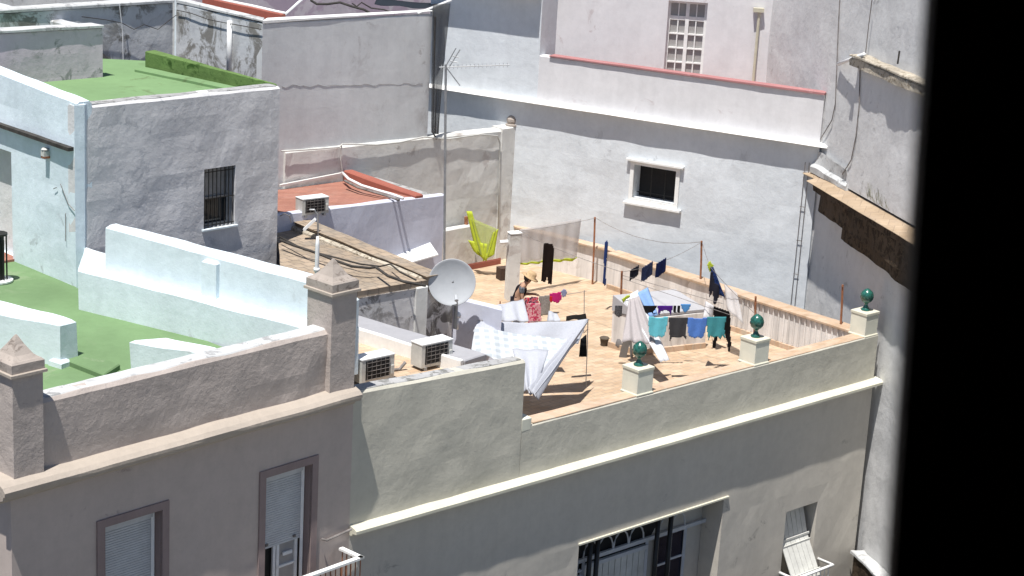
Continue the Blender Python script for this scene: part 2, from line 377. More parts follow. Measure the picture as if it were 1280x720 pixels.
# broken corner stub beside the raised wall
part('wall_stub',B().prism([lowA+eA*.01-nA*.0,lowA+eA*.22,lowA+eA*.22-nA*.3,lowA+eA*.01-nA*.3],  .8,1.04,jit=.02,seg=.15),wall_cream2,house)
part('raised_wall_top',B().prism([K+eB*.06+eA*.15,lowA+eB*.06-eA*.06,lowA+eB*.30-eA*.06,K+eB*.30+eA*.15],2.1,[2.31,2.185,2.185,2.31],jit=.015,seg=.2,cham=.01),grey_top,house,'dirty grey top of the raised wall')
# cornice: two-step moulding
cz=-.16
def moulding(A,Bp,z,depths,jit=.008):
    m=B(); d=(Bp-A).normalized(); n=V((d.y,-d.x,0)); L=(Bp-A).length; N=int(L/.25)
    k0=0; pr=depths
    for i in range(N+1):
        p=A+d*(L*i/N)
        for (o,dz) in pr:
            jj=noise.noise(V((p.x*1.3,p.y*1.3,dz*3)))*jit
            q=p+n*(o+ (jj if o>0 else 0)); m.v.append(V((q.x,q.y,z+dz+jj*.7)))
    P=len(pr)
    for i in range(N):
        for k in range(P):
            a=i*P+k; b=i*P+(k+1)%P; m.f.append((a,b,b+P,a+P))
    m.f.append(tuple(range(P))); m.f.append(tuple(N*P+k for k in reversed(range(P))))
    return m
part('cornice',moulding(K+eA*.0,C1+eA*.12,cz,[(-.1,.06),(.0,.055),(.14,.03),(.205,.0),(.205,-.055),(.10,-.07),(.07,-.12),(-.1,-.12)],.012),trim_cream,house)
# side parapet with coping of terracotta slabs
sp=B().wall(BR-eA*.32,C1-eA*.32,-.0,.88,.001)
sp=B().prism([C1-eA*.30+eB*.30,C1+eB*.30,BR,BR-eA*.30],-.1,.86,jit=.012,seg=.3)
part('side_parapet',sp,wall_inner,house)
rb=B()
for k in range(26):
    p_=C1-eA*.312+eB*(.55+k*.155); rb.beam(V((p_.x,p_.y,.13)),V((p_.x,p_.y,.84)),.035,.035)
part('wall_ribs',rb,wall_inner,house)
sc=B().prism([C1-eA*.36+eB*.31,C1+eA*.05+eB*.31,BR+eA*.05,BR-eA*.36],.863,.915,jit=.012,seg=.22,cham=.01)
part('parapet_coping',sc,coping_tile,house)
fc=B().prism([lowA+eA*.3+eB*.02,C1+eB*.02-eA*.02,C1+eB*.34-eA*.02,lowA+eA*.3+eB*.34],.885,.912,jit=.008,seg=.25,cham=.008)
part('front_coping',fc,coping_tile,house)
# back low wall behind the curtains and jog at the far end
BL=V((-.02,48.3,0))
bw=B().prism([BR-eA*.02,BR+eB*.3,BL+V((-.1,.35,0)),BL],-.1,.86,jit=.015,seg=.3)
part('back_parapet',bw,wall_inner,house)
bc=B().prism([BR-eA*.1-eB*.1,BR+eA*.1+eB*.35,BL+V((-.1,.42,0)),BL+V((0,-.08,0))],.862,.91,jit=.012,seg=.25,cham=.01)
part('back_coping',bc,coping_tile,house)
# skirting of the side wall
part('skirting',B().prism([C1-eA*.345+eB*.4,C1-eA*.302+eB*.4,BR-eA*.302-eB*.05,BR-eA*.345-eB*.05],.003,.12,jit=.004,seg=.5,cham=.01),coping_tile,house)
# drying deck by the far corner where the rusty post stands: widened coping
j0=ON(838,372,C1-eA*.3,BR-eA*.3)
def pedestal(pt,h,lab,s=.42):
    z0=.87; p=V(pt)
    def sq(a): return [p-eA*a-eB*a,p+eA*a-eB*a,p+eA*a+eB*a,p-eA*a+eB*a]
    o=part('pedestal',B().prism(sq(s/2),z0,z0+h,jit=.004,seg=.2,cham=.01),wall_cream2,house,lab)
    sub=part('pedestal_cap',B().prism(sq(s/2+.014),z0+h+.001,z0+h+.06,jit=.003,seg=.2,cham=.012),trim_cream,o)
    part('pedestal_foot',B().prism(sq(s/2+.022),z0+.02,z0+.06,jit=.003,seg=.2,cham=.02),trim_cream,o)
    zz=z0+h+.06
    prof=[(.10,0),(.105,.02),(.075,.05),(.04,.11),(.035,.14),(.06,.165),(.10,.20),(.13,.25),(.14,.30),(.135,.35),(.11,.40),(.07,.44),(.03,.465),(.012,.475)]
    m=B(); n=20; k0=0
    prof=[(r*.97,z*1.04) for r,z in prof]
    for i,(r,z) in enumerate(prof):
        for k in range(n):
            a=2*math.pi*k/n; rr=r*(1+(.10 if z>.20 else .02)*math.cos(10*a/1+(i%2)*math.pi)) ; m.v.append(V((p.x+rr*math.cos(a),p.y+rr*math.sin(a),zz+z)))
    for i in range(len(prof)-1):
        for k in range(n):
            a=i*n+k;b=i*n+(k+1)%n; m.f.append((a,b,b+n,a+n))
    m.f.append(tuple(range(n))); m.f.append(tuple((len(prof)-1)*n+k for k in range(n)))
    part('finial',m,finial_m,o,smooth=True)
ins=eB*.19
for px,py,lab in((807,491,None),(953,452,None)):
    q=ON(px,py,C0+nA*.0,C1)
    pedestal(V((q.x,q.y,0))+eB*.24,.50,lab)
pedestal(C1-eA*.235+eB*.24,.50,None)
# --- timber gallery in the wide opening
GA=K-nA*.5; 
def ug(u,off,z): p=K+eA*u-nA*off; return V((p.x,p.y,z))
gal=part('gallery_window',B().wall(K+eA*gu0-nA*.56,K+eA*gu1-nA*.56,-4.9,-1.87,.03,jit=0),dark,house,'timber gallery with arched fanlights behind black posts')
fr=B(); 
for z,hh in((-2.11,.05),(-2.51,.08)): fr.beam(ug(gu0,.46,z),ug(gu1,.46,z),.06,hh)
W=gu1-gu0
def arc(u0,u1):
    m=B(); um=(u0+u1)/2; r=(u1-u0)/2; pts=[]
    for k in range(9):
        a=math.pi*k/8; pts.append(ug(um-r*math.cos(a),.455,-2.47+.33*math.sin(a)))
    m.tube(pts,.018,6); return m
arcs=[]
us=[0.0,.42,1.22,1.65,2.08,2.51,2.94,3.62,W-.05]
archspans=[(0,.42),(.60,.98),(1.0,1.42),(1.44,1.86),(1.88,2.30),(2.75,3.10),(3.12,3.52)]
for a,b in archspans:
    for q in arc(gu0+a,gu0+b).__dict__['v']: pass
    am=arc(gu0+a,gu0+b); fr.add(am.v,am.f)
for uu in (.03,.44,.62,2.42,2.72,3.12,3.56): fr.beam(ug(gu0+uu,.46,-4.9),ug(gu0+uu,.46,-2.50),.06,.06)
part('gallery_frame',fr,shutter_m,gal)
pl_=B()
x=.66
while x<2.38:
    pl_.beam(ug(gu0+x+.085,.475,-4.9),ug(gu0+x+.085,.475,-2.62),.155,.03,up=nA); x+=.172
part('plank_door',pl_,plank_m,gal)
part('transom_rail',B().beam(ug(gu0+.62,.44,-2.66),ug(gu0+2.42,.44,-2.66),.05,.08),shutter_m,gal)
part('window_pane',B().beam(ug(gu0+3.34,.50,-4.9),ug(gu0+3.34,.50,-2.6),.40,.02,up=nA).beam(ug(gu0+2.92,.50,-4.9),ug(gu0+2.92,.50,-2.6),.34,.02,up=nA),glass_b,gal)
part('glazing_bar',B().beam(ug(gu0+3.12,.475,-3.15),ug(gu0+3.55,.475,-3.15),.03,.04).beam(ug(gu0+2.74,.475,-3.2),ug(gu0+3.1,.475,-3.2),.03,.04),shutter_m,gal)
lv=B()
for k in range(10): lv.beam(ug(gu0+.05,.30-.02*k,-2.62-.1*k),ug(gu0+.40,.30-.02*k,-2.62-.1*k),.07,.018)
for q in (.08,.22,.37): lv.beam(ug(gu0+q,.30,-2.58),ug(gu0+q,.10,-3.62),.02,.03)
part('louvre_blind',lv,shutter_m,gal)
for uu in(.52,.72,2.42,2.80): part('gallery_post',B().tube([ug(gu0+uu,.20,-4.9),ug(gu0+uu,.20,-1.88)],.05,10),black_iron,gal,smooth=True)
part('opening_drip_moulding',B().beam(ug(gu0-.02,-.02,-1.85),ug(gu1+.12,-.02,-1.85),.05,.035),trim_cream,house)
# --- plank shade in the small opening
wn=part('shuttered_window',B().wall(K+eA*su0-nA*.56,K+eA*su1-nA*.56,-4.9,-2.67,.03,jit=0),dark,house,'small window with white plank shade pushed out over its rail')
sh=B(); npk=6
for k in range(npk):
    a=su0+.04+k*(.90/npk); b=a+.90/npk-.012
    for (o0,z0_),(o1,z1_) in (((.34,-2.69),(.12,-3.4)),((.12,-3.4),(-.42,-4.35))):
        sh.beam(ug((a+b)/2,o0,z0_),ug((a+b)/2,o1,z1_),b-a,.022,up=nA)
part('plank_shade',sh,plank_m,wn)
part('shade_batten',B().beam(ug(su0+.03,.085,-3.40),ug(su0+.96,.085,-3.40),.03,.05).beam(ug(su0+.03,-.32,-4.1),ug(su0+.96,-.32,-4.1),.03,.05).beam(ug(su0+.03,.03,-3.52),ug(su0+.96,.03,-3.52),.02,.03),plank_m,wn)
part('balcony_rail',B().tube([ug(su0-.02,0,-4.08),ug(su0-.02,-.42,-4.08),ug(su1+.22,-.42,-4.08),ug(su1+.22,0.0,-4.08)],.035,8),white_metal,wn,smooth=True)
bb=B()
for k in range(9): bb.tube([ug(su0+.02+.14*k,-.42,-5.0),ug(su0+.02+.14*k,-.42,-4.1)],.010,5)
part('baluster',bb,white_metal,wn)
# --- upper service roof between raised wall and tiled roof (z 1.95)
svc=B().prism([K+eB*.33,lowA+eB*.33-eA*.02,V((-.55,33.35,0)),V((-2.85,35.2,0)),V((-3.4,33.4,0))],-.1,1.95,jit=.003,seg=.6)
part('service_roof',svc,floor_tile,house)
st0=V((-2.86,35.42,0));st1=V((-.40,33.50,0)); sd=(st1-st0).normalized(); sn=V((sd.y,-sd.x,0))  # toward camera-left
if sn.y>0: sn=-sn
stp=B().prism([st0+sn*.62-sd*.6,st1+sn*.60,st1,st0-sd*.6],-.1,2.19,jit=.012,seg=.3,cham=.02)
part('grey_felt_strip',stp,strip_grey,house,'wide flat grey strip beside the air conditioners')
part('strip_kerb',B().prism([st0+sn*.72-sd*.6,st1+sn*.70+sd*-.02,st1+sn*.622-sd*.02,st0+sn*.622-sd*.6],1.7,2.215,jit=.012,seg=.3,cham=.02),white_trim,house)
# --- lavender lit wall left of the sheets
part('stair_wall',B().prism([V((-1.2,37.70,0)),V((-.18,37.17,0)),V((-.18,37.35,0)),V((-1.2,37.90,0))],-.1,[2.0,1.96,1.96,2.0],jit=.015,seg=.3),wall_lav,house)
# low dirty wall at the far left of the terrace
q0=ON(556,300,V((-.72,47.5,0)),V((-.72,47.5,0))+DR(46)); q1=ON(626,300,V((-.72,47.5,0)),V((-.72,47.5,0))+DR(46))
part('end_wall',B().wall(P2(q0.x-1.2,q0.y-1.24),P2(q1.x-.62,q1.y-.62),-.1,1.15,.2,jit=.02),wall_party,house)
part('end_skirting',B().wall(P2(q0.x-1.2,q0.y-1.24)+V((.03,-.03,0)),P2(q1.x,q1.y)+V((.03,-.03,0)),.003,.16,.03,jit=.005),red_paint,house)

# ================================================================== PINK HOUSE
pa=R_(42); pA=V((math.sin(pa),math.cos(pa),0)); pN=V((pA.y,-pA.x,0)); pB=-pN
PC=K-pA*6.66; 
def up(u,off,z): p=PC+pA*u+pN*off; return V((p.x,p.y,z))
pink=thing('pink_house','pinkish grey house with green painted roof terrace and pyramid capped piers','house',V((-5,30,GZ)))
w2=(4.76,5.76,-1.6,1.25); w1=(1.60,2.68,-.9,1.25)
part('facade_wall',B().wall(PC,PC+pA*6.66,GZ,2.30,.30,[w1,w2],seg=.3,jit=.012),wall_pinkf,pink)
part('house_body',B().prism([PC+pB*.31+pA*.26,PC+pA*6.65+pB*.31,PC+pA*6.65+pB*5.5,V((-8.4,35.4,0)),V((-14.7,41.6,0)),PC+pA*.26+pB*5.95],GZ,2.30,jit=0,seg=2),wall_pinkf,pink)
part('terrace_floor',B().prism([PC+pB*.3,PC+pA*6.3+pB*.3,PC+pA*6.3+pB*5.6,V((-8.15,35.7,0)),V((-14.6,41.9,0)),PC+pB*5.9],2.301,2.40,jit=0,cham=.002,seg=2),green,pink)
# left return wall below the terrace
part('side_wall',B().wall(PC+pB*6,PC+pB*.02,GZ,2.30,.25,jit=.012),wall_pinkf,pink)
# parapet, left return parapet
part('parapet',B().wall(PC+pA*.45,PC+pA*6.2,2.31,(3.50,3.50),.30,seg=.16,jit=.035,cham=.05),wall_pink,pink)
part('parapet_top',B().prism([PC+pA*.5+pB*.055,PC+pA*6.15+pB*.055,PC+pA*6.15+pB*.36,PC+pA*.5+pB*.36],3.3,3.515,jit=.02,seg=.18,cham=.02,zj=.03),white_top,pink,'worn white top of the parapet')
part('side_parapet',B().wall(PC+pB*6,PC+pB*.5,2.31,3.4,.25,jit=.02),wall_pink,pink)
# cornice
pc_prof=[(-.05,.10),(.0,.10),(.08,.09),(.20,.045),(.27,-.01),(.27,-.06),(.24,-.07),(.235,-.12),(.12,-.16),(.08,-.22),(-.05,-.22)]
part('cornice',moulding(PC-pA*.27,PC+pA*6.62,2.36,pc_prof,.045),trim_pink,pink)
part('side_cornice',moulding(PC+pB*6,PC+pB*.05,2.36,pc_prof,.03),trim_pink,pink)
def pier(u0,u1,ztop,dep=.56,off=.10):
    um=(u0+u1)/2; 
    def sq(a,b,z=0): return [up(um-a,off+b-dep/2+0,0),up(um+a,off+b-dep/2,0),up(um+a,off-b-dep/2,0),up(um-a,off-b-dep/2,0)]
    a=(u1-u0)/2; b=dep/2
    o=part('pier',B().prism(sq(a,b),2.33,ztop,jit=.008,seg=.25,cham=.012),wall_pink,pink)
    part('pier_cap',B().prism(sq(a+.05,b+.05),ztop+.001,ztop+.05,jit=.005,seg=.2,cham=.01),trim_pink,o)
    s2=part('cap_slab',B().prism(sq(a+.02,b+.02),ztop+.051,ztop+.21,jit=.012,seg=.15,cham=.03),cap_pink,o)
    m=B(); n=6; c=up(um,off-dep/2,0)
    lv=[(0.95,.20),(.62,.27),(.30,.40),(.10,.50),(.03,.53)]
    for f,z in lv:
        for q in sq((a)*f,(b)*f):
            j=noise.noise(q*5+V((0,0,z)))*.02; m.v.append(V((q.x+j,q.y-j,ztop+z)))
    for i in range(len(lv)-1):
        for k in range(4):
            A_=i*4+k;B_=i*4+(k+1)%4; m.f.append((A_,B_,B_+4,A_+4))
    m.f.append((0,1,2,3)); m.f.append((16,17,18,19))
    part('pyramid',m,cap_pink,o)
    return o
pier(.0,.50,3.98)
pier(6.02,6.56,4.12,.60)
# windows
def pwin(w,closed,lab):
    u0_,u1_,z0_,z1_=w
    m=B(); f=.13; o=.03
    for a,b,c,e in((u0_-f,u0_+.0,z0_,z1_+f),(u1_-.0,u1_+f,z0_,z1_+f),(u0_-.0,u1_+.0,z1_,z1_+f)):
        pts=[up(a,-.05,c),up(b,-.05,c),up(b,-.05,e),up(a,-.05,e),up(a,o,c),up(b,o,c),up(b,o,e),up(a,o,e)]
        m.add(pts,[(0,1,2,3),(4,5,6,7),(0,1,5,4),(1,2,6,5),(2,3,7,6),(3,0,4,7)])
    s=part('window',m,mauve,pink,lab)
    # reveal lining
    part('window_reveal',B().beam(up(u0_+.005,-.12,z0_),up(u0_+.005,-.12,z1_),.008,.22,up=pA).beam(up(u1_-.005,-.12,z0_),up(u1_-.005,-.12,z1_),.22,.008,up=pA),mauve,s)
    zb=z0_ if closed else z0_+ (z1_-z0_)*.52+.02
    sm=B(); z=z1_-.16; rows=[]
    while z>zb:
        sm.beam(up(u0_+.06,-.19,z-.02),up(u1_-.06,-.19,z-.02),.018,.034); z-=.042
    sm.beam(up(u0_+.05,-.205,(z1_-.1+zb)/2),up(u1_-.05,-.205,(z1_-.1+zb)/2),.008,(z1_-.1-zb))
    part('roller_shutter',sm,shutter_m,s)
    part('shutter_box',B().beam(up(u0_+.02,-.18,z1_-.08),up(u1_-.02,-.18,z1_-.08),.06,.15),shutter_m,s)
    g=B()
    for uu in(u0_+.035,u1_-.035): g.beam(up(uu,-.17,z0_),up(uu,-.17,z1_),.05,.05)
    part('shutter_guide',g,white_metal,s)
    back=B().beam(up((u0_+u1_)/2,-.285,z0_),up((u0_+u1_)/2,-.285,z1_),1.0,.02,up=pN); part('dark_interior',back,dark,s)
    if not closed:
        part('shutter_stop',B().box(up(u0_+.2,-.17,zb+.05),(.05,.04,.04),pa).box(up(u1_-.2,-.17,zb+.05),(.05,.04,.04),pa),cable_l,s)
        d_=B(); um=(u0_+u1_)/2
        for uu in(um-.10,um-.02,u1_-.12): d_.beam(up(uu,-.225,z0_),up(uu,-.225,zb+.02),.06,.04,up=pN)
        for zz in(zb-.45,zb-.9,z0_+.05): d_.beam(up(um-.05,-.225,zz),up(u1_-.1,-.225,zz),.04,.04)
        part('door_frame',d_,white_metal,s)
        part('door_glass',B().beam(up((um+u1_)/2-.05,-.24,z0_),up((um+u1_)/2-.05,-.24,zb),.42,.01,up=pN),glass_g,s)
        part('door_handle',B().beam(up(um+.08,-.20,zb-.23),up(um+.28,-.20,zb-.23),.03,.06),white_metal,s)
    return s
pwin(w1,True,'window with its roller shutter fully down')
pwin(w2,False,'balcony door with roller shutter half down')
# balcony
bal=part('balcony',B().prism([up(4.2,.0,0),up(4.2,.62,0),up(6.45,.62,0),up(6.45,.0,0)][::-1],-1.75,-1.6,jit=.004),wall_pinkf,pink)
part('handrail',B().beam(up(4.2,.60,-.42),up(6.42,.60,-.42),.09,.04).beam(up(6.38,.645,-.42),up(6.38,.10,-.42),.09,.04),white_trim,bal)
bb=B()
for k in range(20): bb.tube([up(4.25+k*.112,.60,-1.6),up(4.25+k*.112,.60,-.44)],.011,5)
for k in range(4): bb.tube([up(6.38,.48-k*.11,-1.6),up(6.38,.48-k*.11,-.44)],.011,5)
part('baluster',bb,rust,bal)
part('wall_pipe',B().tube([up(5.98,.05,-.15),up(6.05,.1,-.18),up(6.6,.12,-.12)],.02,6),cable_l,pink)
# stepped party wall on the right of the terrace
L0=V((-7.99,34.12,0));L1=V((-3.30,31.67,0)); ld=(L1-L0).normalized(); ln=V((-ld.y,ld.x,0))
part('party_wall_lower',B().prism([L0,L1+V((.3,-.3,0)),V((-2.95,31.5,0)),V((-2.6,31.9,0)),V((-8.2,35.6,0))],2.2,[3.17,3.08,3.08,3.1,3.2],jit=.025,seg=.22,cham=.04,zj=.03),wall_white,pink)
U0=L0+ln*.26+ld*.42; U1=L1+ln*.24+ld*.0
part('party_wall_upper',B().prism([U0,U1,V((-2.75,31.62,0)),V((-2.62,31.9,0)),U1+ln*.42,U0+ln*.30],3.0,[4.04,3.78,3.62,3.62,3.78,4.04],jit=.02,seg=.2,cham=.06,zj=.025),wall_white,pink)
bx=ON(265,370,U0,U1); part('wall_buttress',B().prism([P2(bx.x,bx.y)-ld*.16-ln*.10,P2(bx.x,bx.y)+ld*.16-ln*.10,P2(bx.x,bx.y)+ld*.16+ln*.1,P2(bx.x,bx.y)-ld*.16+ln*.1],3.05,3.80,jit=.015,seg=.15,cham=.04),wall_white,pink)
# two thick white blocks standing on the green floor
a0=V((-7.46,31.42,0))
kA=Z(75,404,3.17);kB=Z(96,398,3.17);kC=Z(0,374,3.17);kD=Z(0,390,3.17); kC=kB+(kC-kB)*1.9; kD=kA+(kD-kA)*2.2
part('low_block',B().prism([P2(*kD.xy),P2(*kA.xy),P2(*kB.xy),P2(*kC.xy)],2.38,[3.18,3.16,3.16,3.18],jit=.025,seg=.25,cham=.05),wall_white,pink,'long thick white block across the left of the green floor')
part('block_foot',B().prism([a0+V((-.28,-.56,0)),a0+V((-.02,-.72,0)),a0+V((.10,-.5,0)),a0+V((-.1,-.4,0))],2.38,2.52,jit=.02,seg=.1,cham=.04),wall_white,pink)
b0=Z(163,426,3.0);b1=Z(208,421,3.0);b2=Z(270,434,3.0)
part('low_block',B().prism([P2(b0.x,b0.y),P2(b2.x,b2.y)-pB*.75,P2(b2.x,b2.y),P2(b1.x,b1.y)],2.38,3.0,jit=.02,seg=.2,cham=.04),wall_white,pink,'small white block at the foot of the front parapet')
s0=Z(75,448,2.41); part('floor_kerb',B().prism([P2(*Z(72,452,2.4).xy),P2(*Z(130,475,2.4).xy),P2(*Z(150,462,2.4).xy),P2(*Z(92,442,2.4).xy)],2.38,2.50,jit=.005,cham=.02),green,pink)
# white vent pipe by the right pier
q=ON(394,410,PC+pB*.7,PC+pB*.7+pA); part('vent_pipe',B().tube([V((q.x,q.y,2.6)),V((q.x,q.y,4.75)),V((q.x,q.y,4.9))],[.035,.035,.02],8).tube([V((q.x,q.y,4.30)),V((q.x,q.y,4.36))],.055,8),white_metal,pink,smooth=True)

# ================================================================== WHITE HOUSE WITH GREEN ROOF
Q=V((-8.31,35.52,0)); QR=V((-4.96,38.98,0)); qa=(QR-Q).normalized(); qn=V((qa.y,-qa.x,0)); qb=DR(-46); qbn=V((-qb.y,qb.x,0))
if qbn.y>0: qbn=-qbn
G1=V((-8.13,41.07,0))
lb=thing('white_house','blue white house block with flat green roof and barred window','house',V((-8,39,GZ)))
# A face wall with window
wu0=(ON(255,250,Q,QR)-Q).xy.length; wu1=(ON(294,250,Q,QR)-Q).xy.length
part('grey_wall',B().wall(Q+qa*.0,QR,GZ+8,(5.93,5.90),.32,[(wu0,wu1,3.14,4.38)],seg=.22,jit=.03,cham=.05),wall_grey,lb)
fl0=Q+qb*9
part('front_wall',B().wall(fl0,Q+qb*2.0,GZ+8,(6.45,6.10),.35,seg=.25,jit=.02,cham=.05),wall_blue,lb) if False else None
du1=(ON(15,250,Q,Q+qb)-Q).xy.length; 
LBW=9.0
part('white_wall',B().wall(Q+qb*LBW,Q,GZ+8,(6.5,6.02),.32,[(LBW-du1-1.0,LBW-du1,2.42,4.62)],seg=.25,jit=.02,cham=.05),wall_blue,lb)
part('corner_pilaster',B().prism([Q+qbn*.06-qb*.0,Q+qa*.20+qn*.03+qbn*.06,Q+qa*.2+qn*.0,Q+qb*.0+qa*.0+qb*.02],2.4,5.98,jit=.01,seg=.2),wall_blue,lb)
part('house_body',B().prism([Q+qb*.33+qa*.33,QR-qa*.05+qb*.33,G1-qa*.4,Q+qb*LBW+qa*6,Q+qb*LBW+qa*.33],1,5.60,jit=0,seg=2),dark,lb)
part('green_roof',B().prism([Q+qb*.32+qa*.30,QR-qa*.02+qb*.30,G1+V((.1,.0,0)),Q+qb*4.2+qa*5.4,Q+qb*LBW+qa*.33],5.601,5.70,jit=0,cham=.002,seg=2),green_light,lb)
part('mossy_parapet',B().prism([G1,QR-qa*.0+qb*.1,QR+qa*.03+qb*.4,G1+V((.16,.22,0))],5.4,[6.12,5.93,5.93,6.12],jit=.012,seg=.3,cham=.02),moss,lb,'moss grown green parapet at the back of the roof')
g2=ON(275,113,G1+V((.2,-.5,0)),QR+V((-.3,-.5,0)))
part('roof_kerb',B().prism([G1+V((-.18,-.25,0)),QR+V((-.42,-.30,0)),QR+V((-.3,-.15,0)),G1+V((0,0,0))],5.69,5.78,jit=.01,cham=.03,seg=.3),green_light,lb)
part('parapet_top_grime',B().prism([Q+qa*.1-qn*.05,QR-qa*.05-qn*.05,QR-qa*.05-qn*.3,Q+qa*.1-qn*.3],5.8,[5.945,5.915,5.915,5.945],jit=.015,seg=.2,cham=.01),grey_top,lb)
# barred window
def uq(u,off,z): p=Q+qa*u+qn*off; return V((p.x,p.y,z))
wq=B()
for a,b in(((wu0+.03,3.14),(wu0+.03,4.38)),((wu1-.03,3.14),(wu1-.03,4.38))): wq.beam(uq(a[0],-.22,a[1]),uq(b[0],-.22,b[1]),.05,.05)
for z in(3.17,3.72,4.35): wq.beam(uq(wu0,-.22,z),uq(wu1,-.22,z),.05,.05)
win=part('window',wq,galv,lb,'barred window stained with rust below')
part('window_pane',B().beam(uq((wu0+wu1)/2,-.28,3.14),uq((wu0+wu1)/2,-.28,3.72),wu1-wu0,.01,up=qn),glass_m,win)
part('roller_blind',B().beam(uq((wu0+wu1)/2,-.26,3.72),uq((wu0+wu1)/2,-.26,4.38),wu1-wu0-.05,.02,up=qn),galv,win)
gr=B()
for k in range(8): uu=wu0+.04+(wu1-wu0-.08)*k/7; gr.tube([uq(uu,-.04,3.15),uq(uu,-.04,4.37)],.010,6)
for z in(3.2,3.75,4.3): gr.beam(uq(wu0,-.04,z),uq(wu1,-.04,z),.03,.012)
part('window_bars',gr,black_iron,win)
part('sill_rust_stain',B().beam(uq(wu0+.1,-.02,3.10),uq(wu1-.1,-.02,3.10),.05,.05),mauve,win) if False else None
part('window_sill',B().beam(uq(wu0-.05,.0,3.125),uq(wu1+.05,.0,3.125),.10,.035),wall_white,win)
# thin dark ledge over the white wall
def uw(u,off,z): p=Q+qb*u+qbn*off; return V((p.x,p.y,z))
part('dark_ledge',B().beam(uw(.12,.06,5.10),uw(LBW,.06,5.18),.13,.07),cable,lb)
la=ON(61,192,Q,Q+qb); lu=(la-Q).xy.length
lamp=part('wall_lamp',B().box(uw(lu,.08,4.86),(.12,.12,.10),.8).tube([uw(lu,.08,4.94),uw(lu,.08,4.97)],[.08,.05],8),plank_m,lb)
part('lamp_base',B().box(uw(lu,.07,4.79),(.13,.13,.04),.8),rust,lamp)
part('door',B().beam(uw(du1+.5,-.28,2.42),uw(du1+.5,-.28,4.62),1.0,.04,up=qbn),wall_grey,lb)
part('threshold',B().box(uw(du1+.4,.14,2.42),(.9,.5,.06),R_(-44)),red_tile,lb)
tp=B(); c_=uw(.28,.03,4.02)
for d0,d1 in(((0,0),(-.25,.35)),((0,0),(.22,-.08)),((-.1,-.2),(-.1,-.75)),((-.4,.25),(-.5,.2))): tp.tube([uw(.28-d0[0],.03,4.0+d0[1]),uw(.28-d1[0],.04,4.0+d1[1])],.008,5)
part('wall_wires',tp,cable_l,lb)
# black barrel grill thing at the left edge
gq=Z(-2,352,2.4)
gp=thing('plant_stand','black metal cage stand on the green floor beside the doorway','stand',gq)
gm=B().lathe(gq+V((0,0,.0)),[(.26,0),(.28,.02),(.28,.05),(.24,.06)],18); part('stand_tray',gm,white_metal,gp,smooth=False)
gm=B()
for k in range(10):
    a=2*math.pi*k/10; gm.tube([gq+V((.17*math.cos(a),.17*math.sin(a),.06)),gq+V((.17*math.cos(a),.17*math.sin(a),.95))],.014,5)
gm.lathe(gq+V((0,0,.93)),[(.16,0),(.19,0),(.19,.04),(.16,.04)],16)
part('cage',gm,black_iron,gp)
part('stand_core',B().lathe(gq,[(.12,.06),(.13,.8),(.10,.9)],12),black_iron,gp)

# ================================================================== BUILDINGS BEHIND LEFT
tw=thing('grey_tower','tall grey stairwell block with thin white coping and mouldy left side','house',V((-5,45,GZ)))
T0=V((-5.87,42.85,0)); T1=V((-2.28,46.42,0)); tA=(T1-T0).normalized(); tB=DR(-46)
T2=T0+tB*3.25; T3=T1+tB*3.25
part('front_wall',B().wall(T0,T1,0,(6.58,6.50),.2,seg=.4,jit=.010),wall_tower,tw)
part('mouldy_side_wall',B().wall(T2,T0,0,(6.62,6.58),.2,seg=.3,jit=.02),wall_mould,tw,'side wall streaked with black mould')
part('tower_body',B().prism([T0+tA*.2+tB*.2,T1+tB*.2,T3,T2+tA*.2],-2,5.75,jit=0,seg=2),wall_tower,tw)
part('low_roof',B().prism([T0+tA*.22+tB*.22,T1+tB*.22-tA*.2,T3-tA*.2,T2+tA*.22],5.76,5.8,jit=0,cham=.002,seg=2),grey_top,tw)
part('red_gutter',B().prism([T0+tA*.24+tB*.26,T0+tA*.72+tB*.26,T2+tA*.72,T2+tA*.24],5.8,6.50,jit=.005,cham=.01,seg=.5),red_paint,tw)
part('gutter_kerb',B().prism([T0+tA*.73+tB*.26,T0+tA*.85+tB*.26,T2+tA*.85,T2+tA*.73],5.8,6.72,jit=.01,cham=.02,seg=.4),red_paint,tw)
part('gutter_kerb_cap',B().prism([T0+tA*.78+tB*.26,T0+tA*.9+tB*.26,T2+tA*.9,T2+tA*.78],6.721,6.75,jit=.01,cham=.01,seg=.4),white_trim,tw)
cp=B().prism([T0-tA*.015-tB*.015,T1-tB*.015+tA*.015,T1+tB*.24+tA*.05,T0+tB*.24+tA*.3],6.585,[6.66,6.58,6.58,6.66],jit=.008,seg=.4,cham=.01)
part('coping',cp,white_trim,tw)
cp=B().prism([T2-tA*.015,T0-tA*.015-tB*.02,T0+tA*.24+tB*.25,T2+tA*.24],6.625,[6.70,6.665,6.665,6.70],jit=.008,seg=.4,cham=.01)
part('coping',cp,white_top,tw)
# crack line: thin ledge of old plaster
cr=B(); pts=[]
for k in range(40):
    x=352+k*(176/39.); y=108+ (k/39.)*-3+ (4*noise.noise(V((k*.45,0,0))))
    q=ON(x,y,T0,T1); pts.append(q-tB*.003)
cr.tube(pts,.004,4); part('plaster_crack',cr,cable_l,tw)
